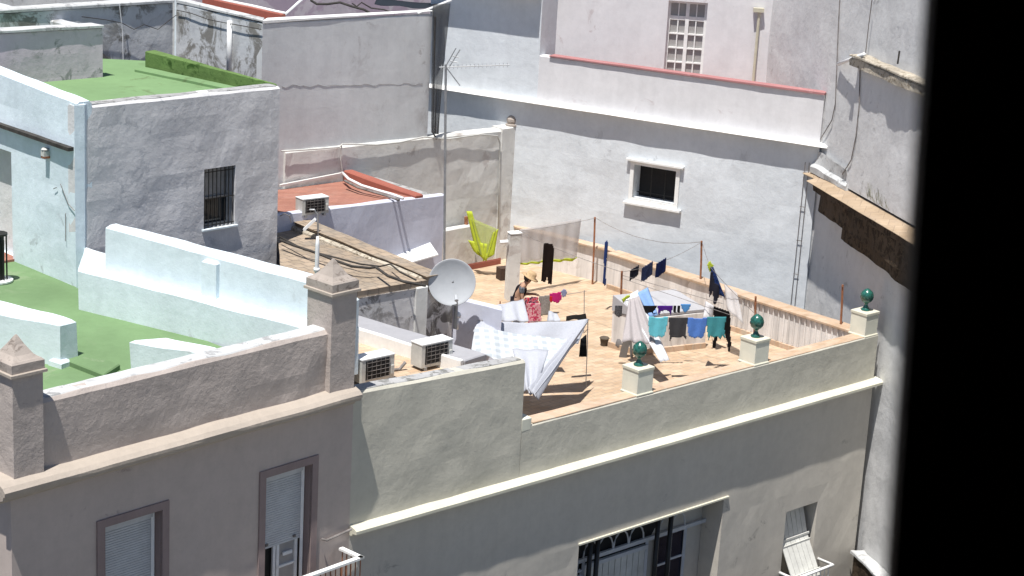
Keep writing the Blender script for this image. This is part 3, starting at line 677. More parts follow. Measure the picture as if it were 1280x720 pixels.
# white pipe on the mouldy wall
q0=ON(285,25,T2,T0);q1=ON(284,93,T2,T0); part('vent_pipe',B().tube([V((q1.x+.06,q1.y-.1,q1.z-.1)),V((q1.x+.06,q1.y-.1,q0.z))],.065,10),white_metal,tw,smooth=True)
cb=B().tube([ON(x,y,T2,T0)+V((.0,-.08,0)) for x,y in((222,12),(240,16),(262,24),(283,28),(300,31),(327,36))],.010,5); part('cable',cb,cable,tw)
cb=B().tube([ON(x,y,T2,T0)+V((.0,-.06,0)) for x,y in((287,92),(290,100),(287,112))],.05,6); part('pipe_foot',cb,cable,tw)
# side wall right edge: cable
q=[ON(x,y,T0,T1)+V((.06,-.06,0)) for x,y in((541,20),(540,60),(539,120),(538,165),(543,173))]
part('corner_cable',B().tube(q,.02,5),cable,tw)
# wall running left from the tower (concave corner) 
W0=V((-8.3,45.15,0)); W1=W0-DR(45)*6.5
yd=thing('mouldy_yard_wall','old white yard wall blotched with black mould and hung with cables','wall',V((-10,43,GZ)))
part('wall_face',B().wall(W1,W0,2,(6.62,6.62),.3,seg=.3,jit=.02),wall_mould,yd)
part('wall_cap',B().wall(W1+V((-.03,-.03,0))*-1,W0+V((.05,-.05,0)),6.62,(6.70,6.70),.4,seg=.4,jit=.015),white_top,yd)
cb=B().tube([ON(x,y,W1,W0)+V((.06,-.08,0)) for x,y in((100,20),(130,24),(150,28),(165,36),(178,30),(195,36),(205,28),(218,18))],.009,5); part('cable',cb,cable,yd)
cb=B().tube([ON(x,y,W1,W0)+V((.06,-.08,0)) for x,y in((147,5),(151,40),(152,92))],.011,5); part('cable',cb,white_metal,yd)
lw=thing('low_grey_wall','low pale grey wall behind the green roof, thin white cap','wall',V((-10,38,2)))
X1=V((-8.81,39.99,0)); X0=X1-DR(47)*6
part('wall_face',B().wall(X0,X1,2,(6.80,6.74),.3,seg=.3,jit=.02),wall_lowgrey,lw)
part('wall_cap',B().wall(X0+V((.03,-.02,0)),X1+V((.05,-.03,0)),6.74,(7.15,6.80),.36,seg=.3,jit=.012),white_top,lw) if False else None
part('wall_cap',B().prism([X0+V((.04,-.03,0)),X1+V((.04,-.03,0)),X1+V((-.28,.2,0)),X0+V((-.28,.2,0))],[6.80,6.745,6.745,6.80],[6.86,6.80,6.80,6.86],jit=.012,seg=.25,cham=.01),white_top,lw)
# short mouldy wall behind, running away
s0=ON(0,38,W1,W0); 
a=Z(25,13,6.4);b=Z(90,32,6.4)
sw=solo('sloping_mouldy_wall',B().prism([P2(a.x-2,a.y+1.8),P2(b.x,b.y),P2(b.x+.2,b.y+.25),P2(a.x-1.8,a.y+2.1)],3,[6.4,6.4,6.4,6.4],jit=.02,seg=.3,cham=.03),wall_mould,'short mouldy wall stub running back behind the low grey wall','wall')
# backdrop houses far behind
fb=thing('far_mauve_house','far mauve house with peeling stained plaster behind the grey block','house',V((-6,56,GZ)))
part('house_wall',B().wall(V((-9.2,53.5,0)),V((-1.6,57.5,0)),GZ,12,.4,seg=.8,jit=.02),wall_far,fb)
part('house_body',B().prism([V((-9.2,54,0)),V((-1.6,58,0)),V((-4,64,0)),V((-12,60,0))],GZ,11.9,jit=0,seg=3),wall_far,fb)
fb2=thing('far_pale_house','far pale plain house wall at the top left behind the yard','house',V((-14,56,GZ)))
part('house_wall',B().wall(V((-22,50,0)),V((-9.4,55.5,0)),GZ,12,.4,seg=1,jit=.02),wall_party,fb2)
part('house_body',B().prism([V((-22,50.5,0)),V((-9.5,56,0)),V((-11,63,0)),V((-24,60,0))],GZ,11.9,jit=0,seg=3),wall_party,fb2)
q=ON(195,5,V((-22,50,0)),V((-9.4,55.5,0))); part('downpipe',B().tube([V((q.x,q.y-.1,2)),V((q.x,q.y-.1,11))],.07,8),galv,fb2); 
q=ON(222,5,V((-22,50,0)),V((-9.4,55.5,0))); part('downpipe',B().tube([V((q.x,q.y-.1,2)),V((q.x,q.y-.1,11))],.07,8),wall_white,fb2)

# ================================================================== PARTY WALL AND RED-TILED ROOF
wp=V((-.72,47.98,0)); wd=DR(45); 
PW0=wp-wd*6.6; PW1=ON(648,158,wp,wp+wd); PW1=P2(PW1.x,PW1.y); PWr=ON(625,170,wp,wp+wd); PWr=P2(PWr.x,PWr.y)
pw=thing('party_wall','grey beige party wall with patched peeling plaster and a ball topped end pier','wall',V((-3,46,0)))
pn=V((wd.y,-wd.x,0))
part('wall_face',B().wall(PW0+pn*.06,PWr+pn*.06,-1,(3.62,3.44),.34,seg=.25,jit=.03,cham=.05),wall_party,pw)
part('end_pier',B().wall(PWr+pn*.10-wd*.02,PW1+pn*.10,-1,(3.48,3.48),.40,seg=.2,jit=.015),wall_party,pw)
part('pier_ornament',B().lathe(V((PW1.x-.16,PW1.y-.1,3.48)),[(.17,0),(.17,.04),(.12,.06),(.15,.12),(.15,.18),(.10,.25),(.02,.29)],10),cap_pink,pw)
pts=[ON(x,y,wp+pn*.12,wp+pn*.12+wd) for x,y in((352,189),(400,186),(424,184),(428,180),(470,181),(500,178),(530,171),(560,174),(600,168),(622,170),(625,180),(624,225),(623,285))]
part('white_pipe',B().tube(pts,.02,6),ac_white,pw,smooth=True)
pts=[ON(x,y,wp+pn*.12,wp+pn*.12+wd) for x,y in((427,182),(426,200),(428,215))]
part('white_pipe',B().tube(pts,.015,6),ac_white,pw)
rh=thing('red_roofed_house','low lavender white house with red tiled flat roof','house',V((-4,42,GZ)))
V0=ON(350,267,wp+pn*2.6,wp+pn*2.6+wd);V1=ON(556,245,wp+pn*2.6,wp+pn*2.6+wd); V0=P2(V0.x,V0.y)-wd*1.2;V1=P2(V1.x,V1.y)
part('front_wall',B().wall(V0,V1,GZ+6,(3.0,2.80),.18,seg=.3,jit=.018,cham=.03),wall_lav,rh)
part('house_body',B().prism([V0-pn*.19,V1-pn*.19,V1-pn*2.5,V0-pn*2.5],-3,2.66,jit=0,seg=2),wall_lav,rh)
ca=ON(427,217,wp+pn*.15,wp+pn*.15+wd); cb_=ON(520,248,V0,V1)
part('red_roof',B().prism([V0-pn*.18,P2(cb_.x,cb_.y)-pn*.18,P2(ca.x,ca.y)+wd*.1,V0-pn*2.5],2.661,[2.97,2.82,2.74,2.80],jit=.003,cham=.003,seg=2),red_tile,rh)
part('right_roof_side',B().prism([P2(cb_.x,cb_.y)-pn*.18+wd*.2,V1-pn*.18,V1-pn*2.5,P2(ca.x,ca.y)+wd*.3],2.661,2.72,jit=.003,cham=.003,seg=2),grey_top,rh)
part('roof_kerb',B().prism([P2(cb_.x,cb_.y)-pn*.02,P2(cb_.x,cb_.y)-pn*.02+wd*.22,P2(ca.x,ca.y)+wd*.32,P2(ca.x,ca.y)+wd*.08],2.6,[2.88,2.88,3.0,3.0],jit=.02,seg=.25,cham=.03),red_paint,rh)
pts=[Z(x,y,zz) for x,y,zz in((428,216,3.02),(436,224,3.02),(452,232,3.0),(472,238,2.98),(490,243,2.95),(504,248,2.93))]
part('roof_pipe',B().tube(pts,.035,6),white_metal,rh,smooth=True)
part('roof_pipe',B().tube([p+V((-.08,-.1,-.02)) for p in pts[1:]],.03,6),cable_l,rh)
part('roof_trim',B().wall(V0,P2(cb_.x,cb_.y),3.0,(3.03,2.87),.1,jit=.004) if False else B().beam(ON(350,232,wp+pn*.15,wp+pn*.15+wd),ca+V((0,0,0)),.06,.05),wall_party,rh)
# white flashing low on the lavender wall
f0=ON(492,333,V0+pn*.3,V1+pn*.3);f1=ON(548,318,V0+pn*.3,V1+pn*.3)
part('metal_flashing',B().add([f0+V((0,0,-.02)),f1,f1-pn*.3+V((0,0,.22)),f0-pn*.3+V((0,0,.08)),f0+V((0,0,-.05)),f1+V((0,0,-.03)),f1-pn*.3+V((0,0,.19)),f0-pn*.3+V((0,0,.05))],[(0,1,2,3),(4,5,6,7),(0,1,5,4),(1,2,6,5),(2,3,7,6),(3,0,4,7)]),white_metal,rh)
# ================================================================== OLD TILED ROOF HOUSE
th=thing('tiled_roof_house','low house with weathered brown tile roof and cable strewn kerb','house',V((-3,38,GZ)))
R0=V((-5.6,41.25,0));R1=V((-1.70,36.92,0)); rd=(R1-R0).normalized(); rn=V((rd.y,-rd.x,0))  # toward camera-left
E0=V((-2.95,35.85,0)); 
part('house_body',B().prism([R1,R0,QR+V((.08,.08,0)),E0+rn*.6,E0][::-1],-6,2.42,jit=.01,seg=.6),wall_stain,th)
zq=Z(352,346,2.5)
part('tile_roof',B().prism([R1+V((.01,-.01,0)),R0,QR+V((.05,.05,0)),P2(zq.x,zq.y),E0+rn*.7,E0+V((.01,-.01,0))][::-1],2.422,[2.56,2.54,2.56,2.56,2.56,2.56],jit=.012,seg=.3,cham=.015),roof_tile,th)
part('roof_kerb',B().prism([R1-rn*.0,R0-rn*.0,R0-rn*.34,R1-rn*.30],2.3,[2.64,2.76,2.76,2.64],jit=.02,seg=.22,cham=.05),roof_tile,th)
part('kerb_stone',B().prism([R1-rn*.02-rd*.1,R0-rn*.02,R0+rn*.12,R1+rn*.10-rd*.1],2.5,[2.60,2.66,2.66,2.60],jit=.02,seg=.2,cham=.03),rubble,th)
p1=B().tube([Z(x,y,2.78) for x,y in((350,300),(368,307),(395,316),(420,326),(440,333),(462,335),(470,334),(485,345),(505,352),(532,357))],.028,6); part('roof_cable',p1,cable,th,smooth=True)
p1=B().tube([Z(x,y,2.74) for x,y in((350,296),(380,312),(420,322),(450,330),(475,333),(488,330),(500,340),(520,350))],.018,6); part('roof_cable',p1,cable,th,smooth=True)
PL0=V((-1.98,36.66,0)); 
pwv=(R1-E0).normalized(); pwn=V((pwv.y,-pwv.x,0))
part('corner_pilaster',B().wall(R1-pwv*.28+pwn*.05,R1+pwv*.0+pwn*.05,0,2.44,.2,jit=.006),wall_party,th)
part('stained_wall',B().wall(R1+pwv*.0+pwn*.0,V((-1.18,37.62,0)),-.1,(2.36,2.1),.3,jit=.02),wall_stain,th,'wall blackened by damp under the satellite dish')
# bent white pipe in front of lavender wall
pts=[Z(378,293,2.75)+V((0,0,0)),YY(382,272,39.5),YY(384,262,39.5)]
sp_=thing('vent_flue','short white angled metal flue above the brown tile roof','flue',YY(372,300,39.6))
part('flue_pipe',B().tube([YY(398,298,39.6),YY(397,268,39.6),YY(393,262,39.6),YY(387,262,39.6)],.02,6),galv,sp_)
part('flue_cowl',B().beam(YY(380,287,39.5),YY(394,274,39.5),.16,.05),white_metal,sp_)
sp2=solo('roof_wires',B().tube([YY(x,y,39.2) for x,y in((350,270),(356,267),(362,270),(364,278))],.012,5),cable_l,'thin wire loop standing by the corner of the grey wall','wire')

# ================================================================== BACK HOUSE
S=V((1.6,47.5,0)); bd=-DR(-62); bd=V((-math.sin(R_(-62)),-math.cos(R_(-62)),0)); bn=V((bd.y,-bd.x,0))
E1=V((7.03,44.61,0)); E0b=S-bd*4.6
def ub(u,off,z): p=E0b+bd*u+bn*off; return V((p.x,p.y,z))
bh=thing('back_house','large white house with long white cornice and red edged roof parapet','house',V((2,50,GZ)))
LBk=(E1-E0b).length
u_=lambda x,y:(ON(x,y,E0b,E1)-E0b).xy.length
a0_,a1_=u_(792,230),u_(845,230)
zwt=(ON(792,205,E0b,E1)).z; zwb=ON(792,247,E0b,E1).z
part('main_wall',B().wall(E0b,E1,GZ,4.16,.4,[(a0_,a1_,zwb,zwt)],seg=.3,jit=.02),wall_back,bh)
part('cornice',moulding(ub(0,0,0),ub(LBk+.25,0,0),4.22,[(-.1,.03),(0,.03),(.10,.02),(.20,.005),(.23,-.03),(.10,-.05),(.05,-.08),(-.1,-.08)],.010),white_trim,bh)
uc=u_(672,100)
part('roof_parapet',B().wall(ub(uc,-.02,0),ub(LBk-.02,-.02,0),4.20,(5.38,5.40),.3,seg=.3,jit=.015),wall_upper,bh)
part('red_coping',B().prism([ub(uc+.3,.03,0),ub(LBk,.03,0),ub(LBk,-.24,0),ub(uc+.3,-.24,0)],5.385,[5.42,5.445,5.445,5.42],jit=.01,seg=.4,cham=.01),red_cope,bh)
part('stair_tower',B().prism([ub(-.05,-.02,0),ub(uc,-.02,0),ub(uc,-3.5,0),ub(-.05,-3.5,0)],4.2,9.5,jit=.012,seg=.5),wall_back,bh)
part('tower_eave',B().prism([ub(-.05,.35,0),ub(uc-.02,.35,0),ub(uc-.02,-.01,0),ub(-.05,-.01,0)],6.86,7.05,jit=.006,seg=.5),white_trim,bh)
part('roof_terrace',B().prism([ub(uc,-.33,0),ub(LBk+1.5,-.33,0),ub(LBk+2,-6,0),ub(uc,-6,0)],3,4.3,jit=0,seg=2),red_tile,bh)
part('house_body',B().prism([ub(.0,-.42,0),ub(LBk-.1,-.42,0),ub(LBk+2.4,-6,0),ub(0,-6,0)],GZ,3.9,jit=0,seg=3),wall_back,bh)
# upper wall set back, with tall window
ua0=V((.2,49.0,0)); ua1=V((7.75,48.15,0)); ud=(ua1-ua0).normalized(); un=V((ud.y,-ud.x,0))
uu=lambda x,y:(ON(x,y,ua0,ua1)-ua0).xy.length
t0_,t1_=uu(833,40),uu(882,40); zt_=ON(858,2,ua0,ua1).z
part('upper_wall',B().wall(ua0,ua1+ud*.6,4.3,9.5,.3,[(t0_,t1_,4.4,zt_)],seg=.4,jit=.012),wall_upper,bh)
def uz(u,off,z): p=ua0+ud*u+un*off; return V((p.x,p.y,z))
tf=B(); tw_=t1_-t0_
for q,wd_ in((.03,.07),(tw_/2,.09),(tw_-.03,.07)): tf.beam(uz(t0_+q,-.18,4.4),uz(t0_+q,-.18,zt_),wd_,.06,up=un)
for q in(tw_*.27,tw_*.73): tf.beam(uz(t0_+q,-.18,4.4),uz(t0_+q,-.18,zt_),.03,.04,up=un)
zz=zt_-.03
for k,zq in enumerate((0,.42,.82,1.18,1.54,1.90,2.26)): tf.beam(uz(t0_,-.18,zt_-.02-zq),uz(t1_,-.18,zt_-.02-zq),.05,.10 if k in(0,1) else .035)
tall=part('tall_window',tf,white_trim,bh,'tall white casement window with small panes')
part('window_pane',B().beam(uz((t0_+t1_)/2,-.21,4.4),uz((t0_+t1_)/2,-.21,zt_),tw_,.01,up=un),glass_g,tall)
q=uu(946,50); part('downpipe',B().tube([uz(q,.08,5.0),uz(q,.08,6.75)],.035,8).box(uz(q-.02,.09,6.8),(.26,.14,.10)),paint('cream_pipe',(.55,.52,.40),.6),bh)
# dark small window
dwf=B(); f=.10
for a,b,c,e in((a0_-f,a0_,zwb-f,zwt+f),(a1_,a1_+f,zwb-f,zwt+f),(a0_,a1_,zwt,zwt+f),(a0_,a1_,zwb-f,zwb)):
    pts=[ub(a,-.04,c),ub(b,-.04,c),ub(b,-.04,e),ub(a,-.04,e),ub(a,.05,c),ub(b,.05,c),ub(b,.05,e),ub(a,.05,e)]
    dwf.add(pts,[(0,1,2,3),(4,5,6,7),(0,1,5,4),(1,2,6,5),(2,3,7,6),(3,0,4,7)])
dwin=part('small_window',dwf,white_trim,bh,'small dark window in a raised white surround')
part('window_hood',B().beam(ub(a0_-.2,.07,zwt+f+.02),ub(a1_+.2,.07,zwt+f+.02),.12,.05),white_trim,dwin)
part('window_sill',B().beam(ub(a0_-.2,.07,zwb-f-.03),ub(a1_+.2,.07,zwb-f-.03),.14,.05),white_trim,dwin)
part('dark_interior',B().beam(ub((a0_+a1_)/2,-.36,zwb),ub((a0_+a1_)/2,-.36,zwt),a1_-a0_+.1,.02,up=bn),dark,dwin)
iw=B()
for q in(.33,.66): iw.beam(ub(a0_+(a1_-a0_)*q,-.22,zwb),ub(a0_+(a1_-a0_)*q,-.22,zwt),.02,.02)
iw.beam(ub(a0_,-.22,zwb+.12),ub(a1_,-.22,zwb+.12),.02,.02)
part('window_bars',iw,black_iron,dwin)
# pair of cables down the wall with clips
cu=u_(1000,300); 
c1=B().tube([ub(cu-.04,.05,3.75),ub(cu-.05,.05,1.5),ub(cu-.07,.05,-2)],.008,5).tube([ub(cu+.06,.05,3.75),ub(cu+.05,.05,1.5),ub(cu+.03,.05,-2)],.008,5)
for k in range(7): c1.beam(ub(cu-.07,.05,3.5-k*.83),ub(cu+.07,.05,3.5-k*.83),.012,.014)
part('wall_cables',c1,cable_l,bh)
# shade netting between tower corner and stair tower
net=cloth('grey_shade_net',(.10,.105,.11),.45)
def sheet(tl,tr,bl,br,nu,nv,amp,freq,ph=0,sag=0,nrm=None):
    m=B(); tl,tr,bl,br=[V(p) for p in(tl,tr,bl,br)]
    nn=(tr-tl).cross(bl-tl).normalized() if nrm is None else V(nrm)
    for j in range(nv+1):
        t=j/nv
        for i in range(nu+1):
            s=i/nu; p=(tl*(1-s)+tr*s)*(1-t)+(bl*(1-s)+br*s)*t
            o=amp*(.25+.75*t)*(math.sin(s*freq*6.283+ph+1.2*math.sin(t*2+ph))+.5*noise.noise(V((s*4+ph,t*3,ph))))
            p=p+nn*o; p.z-=sag*4*s*(1-s)*(1-t*.3); m.v.append(p)
    for j in range(nv):
        for i in range(nu):
            a=j*(nu+1)+i; m.f.append((a,a+1,a+nu+2,a+nu+1))
    return m
def hang(name,mb,mat,label,cat,group=None,th_=.006):
    o=solo(name,mb,mat,label,cat,group,smooth=True); md=o.modifiers.new('thickness','SOLIDIFY'); md.thickness=th_; return o
hang('shade_net',sheet(YY(541,6,46.3),YY(563,4,46.9),YY(541,166,46.3),YY(548,168,46.6),10,12,.05,2),net,'grey translucent netting hanging down the edge of the grey block','netting')
hang('shade_awning',sheet(YY(472,-6,50),YY(562,1,50),YY(468,4,49.0),YY(548,7,49.),10,4,.03,1.5,sag=.12),cloth('blue_black_awning',(.03,.038,.05)),'dark blue awning sagging above the coping of the grey block','awning')
solo('awning_pole',B().tube([YY(522,17,46.6),YY(564,0,47.2)],.03,6),white_metal,'white slanting pole holding the corner of the dark awning','pole')
solo('slanting_pole',B().tube([YY(352,22,43.8),YY(381,-4,44.6)],.03,6),white_metal,'thin white slanting pole rising behind the coping of the grey block','pole')
solo('overhead_cable',B().tube([YY(x,y,46) for x,y in((388,0),(396,5),(410,5),(425,3),(440,8),(455,12),(462,16))],.03,6).tube([YY(x,y,45.8) for x,y in((440,4),(446,8),(452,3),(464,10),(480,12),(494,17))],.018,5),cable,'tangled black cables above the coping of the grey block','cable')

# ================================================================== RIGHT HOUSE
ra=R_(-15); rdir=V((-math.sin(ra),-math.cos(ra),0)); rnn=V((rdir.y,-rdir.x,0))   # rdir runs toward the camera, rnn faces left
if rnn.x>0: rnn=-rnn
RE=V((7.05,44.75,0)); 
def ur(u,off,z): p=RE+rdir*u+rnn*off; return V((p.x,p.y,z))
rhs=thing('right_house','tall pale house side wall with crumbling tile eave and dark shade below','house',V((9,42,GZ)))
part('side_wall',B().wall(ur(-5,0,0),ur(9,0,0),GZ,10.2,.4,seg=.4,jit=.02),wall_right,rhs)
part('house_body',B().prism([ur(-5,-.41,0),ur(9,-.41,0),ur(9,-6,0),ur(-5,-6,0)],GZ,10.1,jit=0,seg=3),wall_right,rhs)
ue=(ON(1076,100,RE,RE+rdir)-RE).xy.length
part('upper_projection',B().wall(ur(ue,.10,0),ur(9,.10,0),3.6,6.45,.1,seg=.3,jit=.015),wall_right,rhs)
zl=6.5
m=B(); 
part('crumbling_ledge',B().prism([ur(ue-.05,.11,0),ur(ue-.05,.30,0),ur(9,.28,0),ur(9,.11,0)],[zl-.12]*4,[zl+.10]*4,jit=.06,seg=.09,cham=.05,zj=.07),rubble,rhs,'crumbling brown stone ledge high on the wall')
part('ledge_sill',B().prism([ur(ue,.0,0),ur(ue,.34,0),ur(9,.30,0),ur(9,.0,0)],zl+.10,zl+.15,jit=.04,seg=.12,cham=.02,zj=.04),rubble,rhs)
# tile eave
ez=3.52
part('tile_eave',B().prism([ur(-.10,.0,0),ur(-.05,.34,0),ur(.55,.30,0),ur(.70,.56,0),ur(9,.60,0),ur(9,.0,0)],[ez-.05]*6,[ez+.03,ez-.03,ez-.03,ez-.04,ez-.04,ez+.03],jit=.015,seg=.2,cham=.01),eave_tile,rhs)
part('eave_flashing',B().tube([ur(-.15,.30,ez+.06),ur(-.12,.1,ez+.10),ur(.3,.04,ez+.12),ur(4,.05,ez+.10),ur(9,.05,ez+.10)],.035,6),cable,rhs)
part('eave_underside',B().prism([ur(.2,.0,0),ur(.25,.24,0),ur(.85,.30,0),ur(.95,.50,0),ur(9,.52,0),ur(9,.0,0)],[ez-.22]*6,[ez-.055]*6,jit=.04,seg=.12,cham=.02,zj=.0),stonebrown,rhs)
m=B(); jag=[]
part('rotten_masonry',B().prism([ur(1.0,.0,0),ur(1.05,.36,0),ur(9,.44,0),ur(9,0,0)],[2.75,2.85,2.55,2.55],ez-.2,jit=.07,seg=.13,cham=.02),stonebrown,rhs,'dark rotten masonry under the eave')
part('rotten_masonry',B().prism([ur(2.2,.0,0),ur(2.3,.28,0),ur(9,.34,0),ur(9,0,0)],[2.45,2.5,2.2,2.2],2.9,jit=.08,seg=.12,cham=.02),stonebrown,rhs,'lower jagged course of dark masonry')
part('white_rubble_patch',B().prism([ur(.1,.02,0),ur(.1,.22,0),ur(2.0,.16,0),ur(2.0,.02,0)],ez+.02,[ez+.55,ez+.25,ez+.2,ez+.45],jit=.05,seg=.12,cham=.08),white_top,rhs)
part('wall_cable',B().tube([ON(x,y,ur(0,.04,0),ur(1,.04,0)) for x,y in((1050,-8),(1048,30),(1046,80),(1044,130),(1040,150),(1022,180),(1008,205))],.013,5),cable_l,rhs)
part('wall_cable',B().tube([ON(x,y,ur(0,.14,0),ur(1,.14,0)) for x,y in((1091,-8),(1086,30),(1082,66))],.012,5).tube([ON(x,y,ur(0,.13,0),ur(1,.13,0)) for x,y in((1075,85),(1074,130),(1070,170),(1064,200),(1053,218))],.014,5),cable_l,rhs)
part('overflow_pipe',B().tube([ON(1048,80,ur(0,.08,0),ur(1,.08,0)),ON(1080,68,ur(0,.3,0),ur(1,.3,0))],.045,8),white_metal,rhs,smooth=True)
q=ON(1122,80,ur(0,.2,0),ur(1,.2,0)); part('iron_stub',B().tube([q,q+V((.01,0,.28))],.02,6),cable,rhs)
wb=B()
for k in range(26):
    u=random.uniform(3.0,4.2); wb.tube([ur(u,.08,ez+.08),ur(u+random.uniform(-.08,.08),.1+random.uniform(0,.1),ez+.2+random.random()*.3)],[.006,.003],3)
solo('dry_weeds',wb,paint('dry_weed',(.22,.22,.14),.9),'tuft of dry weeds growing on the tile eave','weeds')
# lower brown broken ledge at bottom
q=ON(1075,690,ur(0,.2,0),ur(1,.2,0)); uL=(P2(q.x,q.y)-RE).dot(rdir)
part('lower_ledge',B().prism([ur(uL-.1,.0,0),ur(uL-.1,.30,0),ur(9,.30,0),ur(9,0,0)],-6.5,-4.2,jit=.05,seg=.2,cham=.03,zj=.06),stonebrown,rhs)
part('lower_ledge_cap',B().prism([ur(uL-.2,.0,0),ur(uL-.2,.34,0),ur(9,.34,0),ur(9,0,0)],-4.19,-4.12,jit=.05,seg=.1,cham=.02,zj=.05),white_top,rhs)

# ================================================================== AC UNITS, DISH, ANTENNA
def ac_proto(loc,rz,label):
    t=thing('air_conditioner',label,'air conditioner',loc,'air conditioning units on the roofs',rz=rz)
    W_,D_,H_=.78,.34,.56
    b=B().box((0,0,.08+H_/2),(W_,D_,H_)); o=part('casing',b,ac_white,t)
    part('lid',B().box((0,0,.08+H_+.013),(W_+.02,D_+.02,.025)),white_metal,t)
    part('fan_opening',B().box((-.02,-D_/2-.002,.10+H_/2),(.56,.012,.46)),dark,t)
    g=B()
    for k in range(6): g.box((-.27+.108*k,-D_/2-.016,.10+H_/2),(.006,.010,.46))
    for k in range(5): g.box((-.0,-D_/2-.016,.16+.10*k),(.56,.010,.006))
    part('fan_grille',g,cable_l,t)
    for x in(-.28,.28): part('foot',B().box((x,0,.04),(.06,.36,.08)),galv,t)
    part('valve_cover',B().box((.33,-D_/2-.02,.30),(.07,.04,.2)),ac_white,t)
    return t
zr=1.952
c2=Z(541,462,zr); c2=V((c2.x,c2.y,zr))-nA*.17+eA*.10
rzA=math.atan2(nA.x,-nA.y)
rzA=math.pi/2-math.atan2(nA.x,nA.y) if False else math.atan2(eA.y,eA.x)
ac2=ac_proto(c2,rzA,'beige air conditioner on the service roof, the one nearer the satellite dish')
c1_=Z(470,481,zr); c1_=V((c1_.x,c1_.y,zr))-nA*.17+eA*.05
dup(ac2,c1_,rzA,'beige air conditioner tucked against the capped pier of the pink house')
c3=Z(390,263,2.9); a3=dup(ac2,V((c3.x,c3.y,2.80)),R_(38),'beige air conditioner alone on the red tiled roof'); a3.scale=(.85,.85,.62)
for _a in(ac2,bpy.data.objects['air_conditioner.001']): _a.scale=(.92,.9,.76)
ap=B().tube([c2+V((-.45,-.3,.15)),c2+V((-.55,-.35,.02)),c2+V((-.8,-.5,.03)),c2+V((-1.0,-.4,.02))],.03,6)
solo('drain_hose',ap,cable_l,'grey hose on the service roof between the two air conditioners','hose',smooth=True)
# dish
dc=V((-1.2,37.0,2.36)); dc=YY(565,353,37.0)
ds=thing('satellite_dish','large pale grey satellite dish on a pole behind the raised wall','satellite dish',V((dc.x+.15,dc.y+.2,1.9)))
dirn=(V((.10,-1,.18))).normalized(); rot=dirn.to_track_quat('Z','Y').to_matrix()
prof=[(.0005,-.09),(.12,-.086),(.24,-.068),(.34,-.042),(.42,-.014),(.465,.006),(.475,.006),(.465,-.012),(.34,-.058),(.12,-.104),(.0005,-.108)]
part('reflector',B().lathe(dc,prof,40,rot),dish_m,ds,smooth=True)
bot=dc+rot@V((0,0,0)); 
lnb=dc+V((.12,-.42,-.22))
part('lnb_arm',B().tube([dc+V((.02,-.06,-.46)),dc+V((.14,-.30,-.36)),lnb],.014,6),galv,ds)
part('lnb',B().tube([lnb+V((0,-.03,-.02)),lnb+V((-.02,.08,.05))],[.04,.03],8),dish_m,ds)
bk=dc+V((.10,.16,-.1)); part('pole',B().tube([bk,V((bk.x,bk.y,1.5))],.04,8).tube([bk,dc+V((0,.1,0))],.03,6),galv,ds)
part('bracket',B().box(dc+V((.03,.20,-.05)),(.2,.08,.25)),galv,ds)
# tall mast with yagi
mx=YY(557,85,42.0); mb_=V((YY(557,318,42.0).x,42.0,1.0))
an=thing('tv_antenna','tall thin mast with a long comb aerial pointing right','antenna',mb_)
part('mast',B().tube([mb_,mx+V((0,0,.08))],.028,8),galv,an)
e=YY(637,81,42.0)
part('boom',B().tube([YY(549,84,42),e],.012,6),galv,an)
el=B()
for k in range(17):
    p=YY(549,84,42).lerp(e,(k+.5)/17); el.tube([p+V((0,-.11,-.03)),p+V((0,.11,.03))],.006,4)
part('elements',el,galv,an)
rf=B()
for a,b in(((557,83),(575,107)),((557,83),(570,60)),((562,83),(575,62)),((566,70),(574,72)),((563,76),(572,78))): rf.tube([YY(*a,42),YY(*b,42)],.012,5)
part('reflector',rf,galv,an)

# ================================================================== TERRACE POSTS AND LINES
def post(base,h,label,r=.025,name='line_post',mat=None):
    return solo(name,B().tube([base,base+V((-.02,0,h*.5)),base+V((-.05,0,h))],r,7).tube([base+V((-.06,-.05,h-.03)),base+V((-.04,.08,h-.03))],r*.6,5),mat or rust,label,'post','rusty clothesline posts on the terrace',base=base)
pp1=V((2.05,46.55,0)); pp2=Z(774,425,0)
pp3=ON(875,357,C1+eB*.3-eA*.15,BR-eA*.15); pp4=ON(1050,415,C1+eB*.3-eA*.15,BR-eA*.15)
post(pp1+V((-.05,-.15,0)),1.72,'tall rusty post at the far end, right edge of the sheer curtain')
post(pp2,1.62,'rusty post at the left side of the skylight box')
post(V((pp3.x,pp3.y,.90)),.95,'rusty post on the side coping behind the hanging swimsuit')
post(V((pp4.x,pp4.y,.90)),.92,'rusty post on the side coping next to the corner finial')
pp5=ON(943,418,C1+eB*.3-eA*.45,BR-eA*.45); post(V((pp5.x-.1,pp5.y-.1,0.3)) if False else V((pp5.x,pp5.y,0)),1.05,'short rusty post beside the middle finial')
# pillar
pb=Z(639,374,0); 
pil=thing('line_pillar','tall narrow white plaster pillar where the clotheslines end','pillar',pb)
def sqp(c,a,b,rz):
    m=Matrix.Rotation(rz,3,'Z'); return [c+m@V((-a,-b,0)),c+m@V((a,-b,0)),c+m@V((a,b,0)),c+m@V((-a,b,0))]
part('shaft',B().prism(sqp(pb,.145,.10,R_(25)),0,1.64,jit=.01,seg=.15,cham=.02),wall_party,pil)
part('cap',B().prism(sqp(pb,.155,.11,R_(25)),1.642,1.68,jit=.01,seg=.15,cham=.015),white_trim,pil)
part('bracket',B().tube([pb+V((-.15,-.1,1.45)),pb+V((-.34,-.12,1.43))],.05,8),white_metal,pil)
